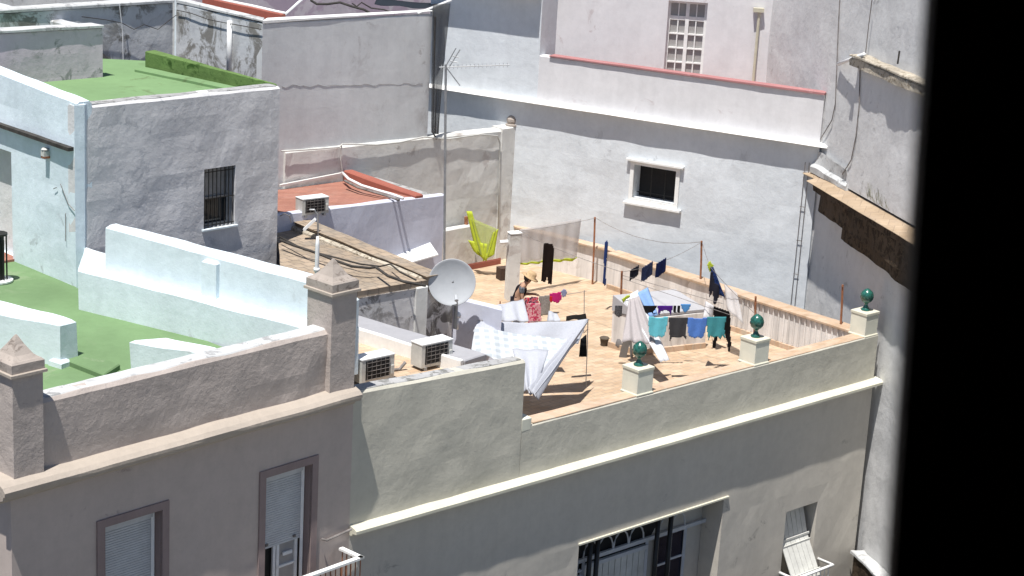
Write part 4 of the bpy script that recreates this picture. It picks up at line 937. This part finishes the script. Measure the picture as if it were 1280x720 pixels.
# net post at left
np_=Z(583,318,0.2); npb=V((YY(583,318,47.2).x,47.2,0.0))
post(npb,1.35,'pale post at the far left carrying the lime net',.05)
def rope(name,a,b,label,sag=.05,r=.006):
    pts=[]
    for k in range(9):
        t=k/8; p=V(a).lerp(V(b),t); p.z-=sag*4*t*(1-t); pts.append(p)
    return solo(name,B().tube(pts,r,4),cable_l,label,'clothesline','clotheslines strung over the terrace')
ptop=pb+V((.1,0,1.70))
# sheer curtains
lime=cloth('lime_fabric',(.60,.70,.07)); sheer=cloth('sheer_grey_voile',(.66,.64,.64),.42); sheer_lime=cloth('sheer_lime_voile',(.56,.64,.20),.5)
c_tl=YY(650,287,45.0);c_tr=YY(727,273,46.3);c_bl=YY(650,329,45.0);c_br=YY(722,322,46.3)
rope('clothesline',ptop,pp1+V((-.08,-.15,1.7)),'line from the white pillar to the tall far post',.03)
cu=thing('sheer_curtain','wide grey sheer curtain with lime hem hung between pillar and far post','curtain',V(((c_bl.x+c_br.x)/2,45.6,c_bl.z)))
def mod(o,t=.005): m=o.modifiers.new('thickness','SOLIDIFY'); m.thickness=t; return o
mod(part('voile',sheet(c_tl,c_tr,c_bl,c_br,36,10,.03,5,.5),sheer,cu,smooth=True))
mod(part('lime_hem',sheet(c_bl+V((0,-.01,.0)),c_br+V((0,-.01,0)),YY(650,331.5,45.0),YY(719,325.5,46.3),36,2,.04,5,.5),lime,cu,smooth=True),.012)
ln_=thing('lime_net','lime green net curtain hanging in a U from two gathered ends','curtain',YY(603,325,46.6))
g=lambda x,y:YY(x,y,46.6)
mod(part('left_gather',sheet(g(583,264),g(590,264),g(594,312),g(608,327),4,14,.03,2,0),lime,ln_,smooth=True))
mod(part('right_gather',sheet(g(616,291),g(623,286),g(603,327),g(618,318),4,14,.03,2,1),lime,ln_,smooth=True))
mod(part('bottom_gather',sheet(g(585,300),g(614,306),g(592,314),g(608,327),8,5,.04,2,2),lime,ln_,smooth=True))
mod(part('voile',sheet(g(588,272),g(621,286),g(600,318),g(610,322),12,10,.02,3,1),sheer_lime,ln_,smooth=True))
# garment helper: outline polygon in metres, grid filled
def inside(x,y,P):
    c=False; n=len(P)
    for i in range(n):
        x0,y0=P[i];x1,y1=P[i-1]
        if (y0>y)!=(y1>y) and x<(x1-x0)*(y-y0)/(y1-y0)+x0: c=not c
    return c
def garment(outline,o,ang,cell=.02,amp=.012,ph=0,lean=0):
    """outline in (u right, v down) metres from top-left o; ang = yaw of the cloth's width"""
    m=B(); d=DR(ang); n=V((d.y,-d.x,0)); us=[p[0] for p in outline]; vs_=[p[1] for p in outline]
    nu=int((max(us)-min(us))/cell)+1; nv=int((max(vs_)-min(vs_))/cell)+1; idx={}
    def vid(i,j):
        if (i,j) not in idx:
            u=min(us)+i*cell; v=min(vs_)+j*cell
            off=amp*(math.sin(u*28+ph+v*3)+.6*noise.noise(V((u*6,v*6,ph))))*(.3+v)+lean*v
            p=V(o)+d*u+n*off; idx[(i,j)]=len(m.v); m.v.append(V((p.x,p.y,p.z-v)))
        return idx[(i,j)]
    for i in range(nu):
        for j in range(nv):
            if inside(min(us)+(i+.5)*cell,min(vs_)+(j+.5)*cell,outline): m.f.append((vid(i,j),vid(i+1,j),vid(i+1,j+1),vid(i,j+1)))
    return m
PEG='washing hung on the terrace lines'
def wash(name,label,cat,mb,mat,th_=.008): return hang(name,mb,mat,label,cat,PEG,th_)
# front line with four vests/bags
ck=lambda n,c:cloth(n,c)
LZ=1.42
la_=Z(772,398,LZ); lb_=Z(918,396,LZ); la2=Z(764,381,LZ+.02); lb2=Z(864,380,LZ+.02)
rope('clothesline',pp2+V((-.03,0,1.45)),lb_+V((.0,0,.01)),'near line carrying the four coloured vests',.0)
rope('clothesline',pp2+V((-.05,.1,1.5)),Z(905,380,LZ+.02),'line just behind the four coloured vests',.0)
vest=[(0,0),(.09,.0),(.16,.03),(.27,.03),(.34,0),(.42,0),(.41,.20),(.38,.40),(.33,.46),(.25,.42),(.18,.46),(.10,.43),(.04,.40),(.01,.2)]
vest2=[(0,0),(.42,0),(.40,.30),(.42,.50),(.36,.42),(.30,.44),(.12,.43),(.07,.52),(.05,.38),(.02,.2)]
vest3=[(0,0),(.42,0),(.40,.25),(.44,.48),(.37,.42),(.33,.50),(.26,.44),(.17,.46),(.10,.42),(.07,.52),(.04,.40),(.01,.2)]
ang=79
for (x,y),o,c,l in (((811,396),vest,(.20,.68,.78),'bright aqua top, first of the four pegged in a row'),((836,397),vest2,(.075,.075,.08),'charcoal top pegged between the aqua and blue ones'),((860,397),vest,(.13,.29,.74),'royal blue top pegged beside the teal one'),((884,396),vest3,(.09,.38,.42),'teal top with dangling ties, last of the four in the row')):
    wash('pegged_vest',l,'top',garment(o,Z(x,y,LZ),ang,ph=x),cloth('fabric',c))
tri=[(0,0),(.42,0),(.30,.22),(.24,.27),(.17,.27),(.10,.2)]
wash('hanging_briefs','black triangular briefs on the line above the aqua top','briefs',garment(tri,Z(798,382,LZ),ang,ph=1),cloth('black_cotton',(.02,.018,.02)))
wash('hanging_briefs','purple briefs on the line above the charcoal top','briefs',garment([(0,0),(.34,0),(.33,.1),(.31,.22),(.26,.12),(.16,.10),(.08,.13),(.04,.26),(.02,.1)],Z(822,382,LZ),ang,ph=2),cloth('purple_cotton',(.10,.025,.28)))
wash('hanging_briefs','small light blue briefs at the right end of the upper line','briefs',garment([(0,0),(.22,0),(.20,.10),(.11,.2),(.03,.10)],Z(851,380,LZ),ang,ph=3),cloth('sky_blue_cotton',(.12,.36,.72)))
for x,l in((785,'leftmost black sock on the line over the white sheet'),(790,'second black sock, next to the leftmost one'),(842,'dark sock left of the light blue briefs'),(847,'dark sock touching the light blue briefs')):
    wash('sock',l,'sock',garment([(0,0),(.065,0),(.07,.14),(.04,.18),(0,.12)],Z(x,382,LZ),ang,ph=x),cloth('sock_black',(.02,.02,.022)))
wash('hanging_cloth','small black and white patterned cloth near the skylight left corner','cloth',garment([(0,0),(.17,0),(.17,.22),(.1,.26),(0,.2)],Z(769,382,LZ),ang,ph=5),cloth('grey_pattern',(.18,.18,.19),var=.4))
# navy cloths between post 2 and post 3
n0=pp2+V((-.05,0,1.60)); n1=V((pp3.x-.03,pp3.y,1.83))
rope('clothesline',n0,n1,'line from the skylight post up to the coping post',.12)
ndir=(n1-n0); na=math.degrees(math.atan2(ndir.x,ndir.y))
for t,wd_,h_,c,l in((.10,.32,.24,(.035,.04,.06),'blackish patterned cloth, lowest of the three navy cloths'),(.24,.40,.33,(.06,.08,.18),'blue printed cloth, middle of the three navy cloths'),(.42,.36,.34,(.02,.035,.14),'plain navy cloth, uppermost of the three navy cloths')):
    p=n0.lerp(n1,t); p.z-=.12*4*t*(1-t); sl_=(n1.z-n0.z)/ndir.xy.length
    wash('navy_cloth',l,'cloth',garment([(0,0),(wd_,-wd_*.25),(wd_,h_-wd_*.3),(wd_*.5,h_-.03),(0,h_)],p,na,ph=t*9),cloth('navy',c,var=.3))
# white trousers and pale blue cloth hung diagonally over the skylight
tq=Z(785,368,1.55)
wash('white_trousers','white trousers hanging slanted behind the aqua top','trousers',sheet(Z(779,372,1.55),Z(798,362,1.6),Z(826,452,.55),Z(838,450,.55),8,16,.02,2,1),cloth('white_cotton',(.80,.82,.86)))
wash('white_sheet_small','pinkish white sheet gathered behind the row of socks','sheet',sheet(Z(786,374,1.55),Z(799,370,1.6),Z(778,426,.9),Z(822,430,.8),18,12,.04,3,2),cloth('offwhite_cotton',(.52,.48,.48)))
wash('pale_blue_towel','pale blue towel hanging slanted above the black briefs','towel',sheet(Z(797,366,1.6),Z(810,359,1.65),Z(813,396,1.2),Z(822,394,1.2),6,8,.02,1.5,3),cloth('pale_blue_cotton',(.28,.45,.75)))
wash('lime_peg_bag','lime green pegs and rag at the top of the white trousers','pegs',garment([(0,.05),(.1,0),(.2,-.04),(.22,.02),(.1,.08),(.05,.14)],Z(777,371,1.6),60,ph=1),lime)
# swimsuit group right
s_=Z(887,336,1.9)
wash('swimsuit','navy and black patterned swimsuit with straps hanging from lime pegs','swimsuit',sheet(Z(888,334,1.95),Z(892,334,1.95),Z(893,366,1.4),Z(907,372,1.3),8,12,.03,2,1),cloth('navy_print',(.03,.06,.20),var=.4))
wash('swimsuit_strap','black ribboned bikini top dangling below the patterned swimsuit','bikini',garment([(0,0),(.05,0),(.12,.25),(.22,.30),(.25,.55),(.18,.75),(.12,.72),(.10,.40),(.05,.55),(.02,.60),(0,.3)],Z(888,340,1.9),ang,ph=2),cloth('black_net',(.03,.03,.045)))
wash('lime_pegs','cluster of lime pegs at the tip of the patterned swimsuit','pegs',garment([(0,0),(.06,-.1),(.1,-.02),(.16,.0),(.12,.1),(.08,.18),(.04,.1)],Z(884,331,2.0),ang,ph=1),lime)
rope('clothesline',Z(888,334,1.98),V((pp3.x-.03,pp3.y,1.80)),'short line from the coping post to the lime pegs',.02)
rope('clothesline',Z(888,334,1.98),Z(948,396,1.0),'line slanting down from the lime pegs to the short post',.03)
_k=1.12
wash('black_leggings','black leggings hanging askew at the right end of the line','leggings',garment([(0,.02),(.04,-.02),(.44,.12),(.48,.30),(.50,.62),(.54,.85),(.50,1.08),(.45,.80),(.36,.60),(.26,.55),(.22,.62),(.20,.95),(.12,.92),(.14,.60),(.20,.40),(.10,.22)],Z(888,383,1.45),ang,amp=.01,ph=3),cloth('black_jersey',(.014,.013,.014)))
wash('grey_voile_shirt','pale grey translucent shirt behind the black leggings','shirt',sheet(Z(905,354,1.55),Z(921,366,1.45),Z(908,386,1.1),Z(929,404,.9),8,8,.02,2,1),sheer)
wash('white_vest','white vest hanging left of the black leggings','vest',sheet(Z(882,376,1.5),Z(892,382,1.5),Z(878,398,1.2),Z(890,402,1.1),6,6,.02,2,1),cloth('white_cotton_b',(.72,.70,.70)))
# brown trousers
tr=YY(679.5,305,43.2)
rope('clothesline',ptop+V((0,0,-.03)),pp2+V((-.05,0,1.6)),'line from the white pillar to the skylight post, brown trousers on it',.05)
wash('brown_trousers','dark brown trousers hanging alone over the open floor','trousers',garment([(0,0),(.03,-.02),(.22,.0),(.25,.10),(.26,.55),(.26,.98),(.17,.96),(.13,.80),(.10,.93),(.01,.90),(.0,.5)],tr,75,ph=1),cloth('dark_brown_cloth',(.022,.014,.012)))
bs=YY(756,303,44.0)
wash('navy_strip','narrow navy trouser leg hanging in front of the side parapet','cloth',garment([(0,0),(.05,-.05),(.08,.0),(.07,.4),(.08,.8),(.11,1.04),(.07,1.07),(.03,1.0),(.01,.5)],bs,80),cloth('navy_b',(.03,.06,.20)))
rope('clothesline',pp1+V((-.08,-.15,1.70)),n1,'long line from the tall far post to the coping post',.25)
# red and pink washing beside the person
rz0=Z(655,381,1.05); rp=ON(732,358,BR-eA*.3,C1-eA*.3)
rpa=pb+V((.1,-.6,.85)); ra_=Z(628,378,1.0); rb_=Z(733,364,1.0)
rope('clothesline',ra_,pp2+V((-.04,0,1.0)) if False else rb_,'low line of red and pink washing beside the person',.02)
post(V((rb_.x,rb_.y,0)),1.02,'thin low post where the red washing line ends',.010,mat=galv)
post(V((ra_.x,ra_.y,0)),1.02,'thin low post left of the person',.015)
redm=NT('red_floral'); _c=redm.ramp(redm.noise(14,3,.6),[(.44,(.55,.03,.06)),(.5,(.62,.30,.34)),(.56,(.10,.03,.06))]); red_floral=redm.out(_c,.9,.1)
pkm=NT('pink_floral'); _c=pkm.ramp(pkm.noise(16,3,.6),[(.42,(.60,.22,.27)),(.5,(.62,.42,.42)),(.58,(.45,.04,.10))]); pink_floral=pkm.out(_c,.9,.1)
wash('red_blouse','red floral blouse with pink lower half on the low line','blouse',garment([(0,0),(.3,-.02),(.33,.30),(.34,.36),(0.02,.36)],Z(656,372,1.05),82,ph=1),red_floral)
wash('pink_skirt','pink patterned skirt hanging below the red blouse','skirt',garment([(0,0),(.32,0),(.36,.42),(.06,.46)],Z(657,378,.78)+V((0,-.05,0)) if False else Z(658,379,.95),82,ph=2),pink_floral)
wash('grey_towel','grey beige towel between the red blouse and magenta garment','towel',garment([(0,0),(.24,-.02),(.27,.42),(.04,.46)],Z(674,370,1.05),82,ph=3),cloth('beige_grey',(.42,.39,.36),var=.2))
wash('magenta_shorts','magenta shorts with a red panel near the end of the low line','shorts',garment([(0,0),(.10,-.02),(.26,-.04),(.28,.12),(.22,.22),(.12,.20),(0,.14)],Z(687,367,1.05),82,ph=4),cloth('magenta',(.62,.03,.22)))
wash('red_panties','red garment touching the magenta shorts on the left','garment',garment([(0,0),(.10,0),(.10,.14),(.02,.15)],Z(686,370,1.02)+V((-.02,-.02,0)),82,ph=4),cloth('red_cloth',(.62,.03,.04)))
wash('blue_grey_sock','small blue grey cloth at the right tip of the low line','cloth',garment([(0,0),(.08,-.08),(.14,-.02),(.12,.1),(.05,.12)],Z(701,365,1.08),82,ph=4),cloth('bluegrey',(.30,.33,.50)))
# big white sheets
wsh=cloth('white_sheet_cotton',(.56,.58,.635)); chk=check('checked_cotton',R_(80))
big_a=YY(600,397,37.4); big_b=YY(735,399,38.3)
rope('clothesline',YY(596,400,37.3),YY(737,400,38.35),'line carrying the big white sheets',.03)
post(V((big_b.x+.05,big_b.y,0)),big_b.z+.0,'thin post at the right end of the white sheets',.010,mat=galv)
wash('white_sheet','plain white sheet, topmost band of the big sheets','sheet',sheet(YY(598,401,37.3),YY(735,399,38.3),YY(592,412,37.0),YY(722,432,37.7),40,10,.045,2.6,.4,sag=.05),wsh)
wash('checked_sheet','white and pale grey checked sheet draped in front of the plain one','sheet',sheet(YY(594,408,36.9),YY(724,424,37.5),YY(590,436,36.5),YY(676,478,36.0),44,22,.055,2.3,1.2,sag=.04),chk)
wash('white_sheet_fold','white sheet fold sweeping down to the broken parapet corner','sheet',sheet(YY(708,425,37.2),YY(736,401,37.9),YY(660,486,34.6),YY(672,497,34.3),24,24,.085,2.6,.2),wsh)
wash('white_sheet_corner','white sheet corner falling behind the end of the raised wall','sheet',sheet(YY(640,436,36.0),YY(686,437,36.1),YY(655,486,34.7),YY(668,495,34.5),16,14,.05,1.8,2.2),wsh)
wash('white_tablecloth','white cloth bundle on the line left of the red blouse','sheet',sheet(YY(600,386,38.6),YY(654,374,39.4),YY(594,402,38.2),YY(660,402,38.6),22,9,.05,3.4,.9),wsh)
wash('white_underwear','small white garment right of the beige towel','garment',sheet(YY(686,388,39.2),YY(696,392,39.2),YY(684,402,38.9),YY(700,402,38.9),6,5,.04,1.4,.9),wsh)
wash('black_belt','black strip of clothing lying over the top of the white sheet','garment',sheet(YY(708,395,38.6),YY(732,392,38.8),YY(708,400,38.5),YY(733,399,38.7),8,3,.03,1.4,.9),cloth('black_c',(.02,.018,.016)))
wash('black_sock_pair','black garment hanging behind the right edge of the checked sheet','garment',sheet(YY(726,424,38.4),YY(733,418,38.5),YY(724,446,38.4),YY(733,446,38.4),4,6,.01,1.4,.9),cloth('black_d',(.014,.016,.02)))

# ================================================================== SKYLIGHT
k0=Z(763,434,0); k1=Z(790,442,0); 
kd=(P2(k1.x,k1.y)-P2(k0.x,k0.y)).normalized(); kw=DR(62)
sk=thing('skylight_box','low white skylight box with grey sloping cover behind the washing','skylight',P2(k1.x,k1.y))
ka=P2(k0.x,k0.y); kb_=ka+kd*.75; kc=kb_+kw*1.75; kd2=ka+kw*1.6
part('curb',B().prism([ka,kb_,kc,kd2],0,.86,jit=.02,seg=.25,cham=.03),wall_inner,sk)
part('cover',B().prism([ka-kw*.03,kb_-kw*.03,kc,kd2],[.862]*4,[1.22,.92,.92,1.22],jit=.004,seg=.4,cham=.005),cover_grey,sk)
part('skirting',B().prism([ka-kd*.04-kw*.04,kb_+kd*.04-kw*.04,kc+kd*.04,kc-kd*.1,ka+kw*.1],.002,.13,jit=.004,seg=.3,cham=.01),coping_tile,sk)
solo('rag_bundle',B().lathe(Z(776,432,0)+V((-.02,-.25,.02)),[(.10,0),(.13,.08),(.10,.2),(.04,.28)],9),cloth('greyrag',(.25,.24,.24)),'grey rag bundle at the foot of the skylight post','rag',smooth=True)
bq=Z(785,447,0)
solo('folded_stool',B().beam(bq+V((-.12,0,0)),bq+V((-.02,0,.62)),.16,.04).beam(bq+V((.08,0,0)),bq+V((.0,0,.6)),.06,.03),paint('greywood',(.16,.15,.14),.8),'grey folded board leaning at the corner of the skylight box','board')
solo('clay_pot',B().lathe(Z(755,432,0),[(.07,0),(.10,.16),(.12,.18),(.10,.2)],10),paint('dull_brown',(.10,.08,.06),.9),'small dark pot on the floor left of the skylight box','pot')
dbx=YY(631,318,46.6)
solo('brown_crate',B().box(V((dbx.x,46.4,.16)),(.30,.25,.30),.5),paint('dark_brown',(.06,.035,.025),.8,scale=15),'small dark brown crate on the floor behind the white pillar','crate')
qv=ON(572,395,V((-1.2,37.66,0)),V((.52,36.76,0)))
solo('roof_vent',B().tube([qv+V((0,-.1,-.25)),qv+V((0,-.1,.0))],.035,8).lathe(qv+V((0,-.1,0)),[(.07,0),(.08,.05),(.05,.11),(.01,.13)],10),white_metal,'small white round vent cap at the lavender wall under the dish','vent',smooth=True)

# ================================================================== PERSON
pf=V((.12,41.5,0))
person=thing('person','person in straw hat and dark vest bending over the washing line','person',pf)
def skin(name,verts,edges,rad,mat,par,sub=2):
    me=bpy.data.meshes.new(name); me.from_pydata([tuple(V(v)) for v in verts],edges,[]); o=bpy.data.objects.new(name,me); COL.objects.link(o)
    o.modifiers.new('s','SKIN'); sv=me.skin_vertices[0].data
    for i,r in enumerate(rad): sv[i].radius=(r,r) if not isinstance(r,tuple) else r; sv[i].use_root=(i==0)
    m=o.modifiers.new('sub','SUBSURF'); m.levels=m.render_levels=sub
    me.materials.append(mat); o.parent=par; return o
skn=paint('skin',(.42,.25,.17),.6,.05)
J=dict(hip=(0,0,.86),waist=(.03,0,1.0),chest=(.10,0,1.18),neck=(.17,0,1.30),headb=(.22,0,1.36),head=(.26,0,1.43),
 hr=(0,-.09,.82),kr=(.04,-.10,.45),ar=(-.02,-.10,.08),fr=(.13,-.11,.03),hl=(0,.09,.82),kl=(.02,.10,.45),al=(-.03,.10,.08),fl=(.12,.11,.03),
 sr=(.10,-.16,1.24),er=(.12,-.20,.99),wr=(.33,-.16,.98),mr=(.41,-.14,.98),sl=(.12,.16,1.24),el=(.16,.20,1.0),wl=(.38,.12,1.03),ml=(.45,.10,1.03))
names=list(J); ed=[('hip','waist'),('waist','chest'),('chest','neck'),('neck','headb'),('headb','head'),('hip','hr'),('hr','kr'),('kr','ar'),('ar','fr'),('hip','hl'),('hl','kl'),('kl','al'),('al','fl'),('chest','sr'),('sr','er'),('er','wr'),('wr','mr'),('chest','sl'),('sl','el'),('el','wl'),('wl','ml')]
rd_=dict(hip=.13,waist=.12,chest=.13,neck=.05,headb=.07,head=.095,hr=.09,kr=.058,ar=.038,fr=.035,hl=.09,kl=.058,al=.038,fl=.035,sr=.055,er=.04,wr=.028,mr=.03,sl=.055,el=.04,wl=.028,ml=.03)
skin('body',[J[n] for n in names],[(names.index(a),names.index(b)) for a,b in ed],[rd_[n] for n in names],skn,person)
def fingers(base,s):
    vs=[];es=[];rs=[]
    b=V(base)
    for k,(dy,l) in enumerate(((-.03,.07),(-.01,.08),(.01,.075),(.03,.06))):
        i=len(vs); vs+=[b+V((0,dy,0)),b+V((l*.6,dy*1.1,-.01)),b+V((l*.9,dy*1.1,-.04))]; es+=[(i,i+1),(i+1,i+2)]; rs+=[.009,.008,.007]
    i=len(vs); vs+=[b+V((-.03,s*.03,0)),b+V((.01,s*.06,-.01)),b+V((.035,s*.06,-.025))]; es+=[(i,i+1),(i+1,i+2)]; rs+=[.011,.009,.008]
    return vs,es,rs
for hnd,s in(('mr',1),('ml',-1)):
    v_,e_,r_=fingers(J[hnd],s); 
    o=skin('fingers',v_,e_,r_,skn,person,1)
    for i in (0,3,6,9,12): o.data.skin_vertices[0].data[i].use_root=True
vestm=cloth('dark_vest',(.025,.02,.024)); slv=cloth('grey_print_sleeve',(.22,.24,.27),var=.4)
skin('vest',[J['waist'],J['chest'],V(J['neck'])+V((-.02,0,-.03)),V(J['hip'])+V((0,0,.02))],[(0,1),(1,2),(0,3)],[.135,.15,.075,.14],vestm,person)
skin('sleeves',[V(J['chest'])+V((0,-.09,.04)),J['sr'],V(J['sr']).lerp(V(J['er']),.55)],[(0,1),(1,2)],[.07,.075,.06],slv,person,1)
skin('sleeves',[V(J['chest'])+V((0,.09,.04)),J['sl'],V(J['sl']).lerp(V(J['el']),.55)],[(0,1),(1,2)],[.07,.075,.06],slv,person,1)
skin('trousers',[J['hip'],J['hr'],J['kr'],V(J['ar'])+V((0,0,.06)),J['hl'],J['kl'],V(J['al'])+V((0,0,.06))],[(0,1),(1,2),(2,3),(0,4),(4,5),(5,6)],[.145,.105,.075,.06,.105,.075,.06],cloth('blue_print_trousers',(.08,.09,.14),var=.4),person)
BASE[person.name]=V((0,0,0))
hd=V(J['head'])
face=B().lathe(hd+V((.095,0,-.015)),[(.012,-.02),(.016,0),(.010,.03)],6); part('nose',face,skn,person)
for s in(-1,1): part('ear',B().lathe(hd+V((-.01,s*.092,-.03)),[(.012,-.02),(.022,0),(.012,.025)],6),skn,person)
for s in(-1,1): part('eye',B().lathe(hd+V((.088,s*.033,.0)),[(.004,-.01),(.013,0),(.004,.01)],6),dark,person)
part('mouth',B().box(hd+V((.088,0,-.055)),(.01,.045,.012)),rust,person)
part('hair',B().lathe(hd+V((-.03,0,-.08)),[(.06,0),(.098,.05),(.10,.12),(.06,.18)],12),cable,person,smooth=True)
tilt=Matrix.Rotation(R_(28),3,'Y')
strawm=paint('straw',(.52,.36,.20),.9,.15,.4,scale=25)
hat=part('hat',B().lathe(hd+tilt@V((0,0,.02)),[(.20,0),(.205,.008),(.14,.025),(.115,.03),(.11,.10),(.085,.14),(.03,.15),(.003,.15)],20,tilt),strawm,person,smooth=True)
for s in(-1,1): part('shoe',B().lathe(V((.06,s*.105,0)),[(.05,0),(.055,.03),(.04,.08)],10),cable,person)

# ================================================================== THE VIEWER'S OWN WINDOW (dark frame at the edges of the view)
vw=thing('viewing_room','dark room whose open window the street is seen through','room',V((0,-1,HC-1.6))); vw['kind']='structure'; del vw['category']; del vw['label']
zf=HC-1.6; zc=HC+1.4
def bxs(x0,x1,y0,y1,z0,z1): return B().box(((x0+x1)/2,(y0+y1)/2,(z0+z1)/2),(x1-x0,y1-y0,z1-z0))
part('room_floor',bxs(-2.5,2.5,-3.5,.9,zf-.2,zf),room_m,vw)
part('room_ceiling',bxs(-2.5,2.5,-3.5,.9,zc,zc+.2),room_m,vw)
part('room_wall',bxs(-2.7,-2.5,-3.5,.9,zf-.2,zc+.2),room_m,vw); part('room_wall',bxs(2.5,2.7,-3.5,.9,zf-.2,zc+.2),room_m,vw); part('room_wall',bxs(-2.7,2.7,-3.7,-3.5,zf-.2,zc+.2),room_m,vw)
ww=B()
for a in(bxs(-2.5,-2.0,.72,.9,zf,zc),bxs(2.0,2.5,.72,.9,zf,zc),bxs(-2.0,2.0,.72,.9,zf,zf+.55),bxs(-2.0,2.0,.72,.9,zc-.5,zc)): ww.add(a.v,a.f)
part('window_wall',ww,room_m,vw)
part('house_below',bxs(-3.5,3.5,-6,.6,GZ,zf-.25),wall_creamf,vw)
# right leaf: leaning a little, 0.6 m from the lens
def leaf(name,xt,xb,wd_,Y,label):
    rt=YY(xt,0,Y); rb=YY(xb,720,Y); d=(rt-rb).normalized(); top=rb+d*1.1; bot=rb-d*.75
    n=V((1,0,0)); x=V((wd_,0,0)); t=thing(name,label,'shutter',V((bot.x+wd_/2,Y,bot.z)))
    th=V((0,.012,0))
    def slab(a,b,off,dp,w0,w1): 
        X0=V((w0,off,0));X1=V((w1,off,0)); D=V((0,dp,0))
        return [a+X0,a+X1,a+X1+D,a+X0+D,b+X0,b+X1,b+X1+D,b+X0+D],[(0,1,2,3),(4,5,6,7),(0,1,5,4),(1,2,6,5),(2,3,7,6),(3,0,4,7)]
    part('stile',B().add(*slab(bot,top,0,.012,0,.05)),wood_dark,t)
    part('stile',B().add(*slab(bot,top,0,.012,wd_-.05,wd_)),wood_dark,t)
    part('panel',B().add(*slab(bot,top,.003,.006,.05,wd_-.05)),wood_dark,t)
    for s in (0,.5,.95):
        a=bot.lerp(top,s); b=bot.lerp(top,s+.05); part('rail',B().add(*slab(a,b,.001,.010,.05,wd_-.05)),wood_dark,t)
    return t
leaf('window_shutter',1164,1114,.20,.62,'dark brown wooden shutter filling the right edge of the view, out of focus')
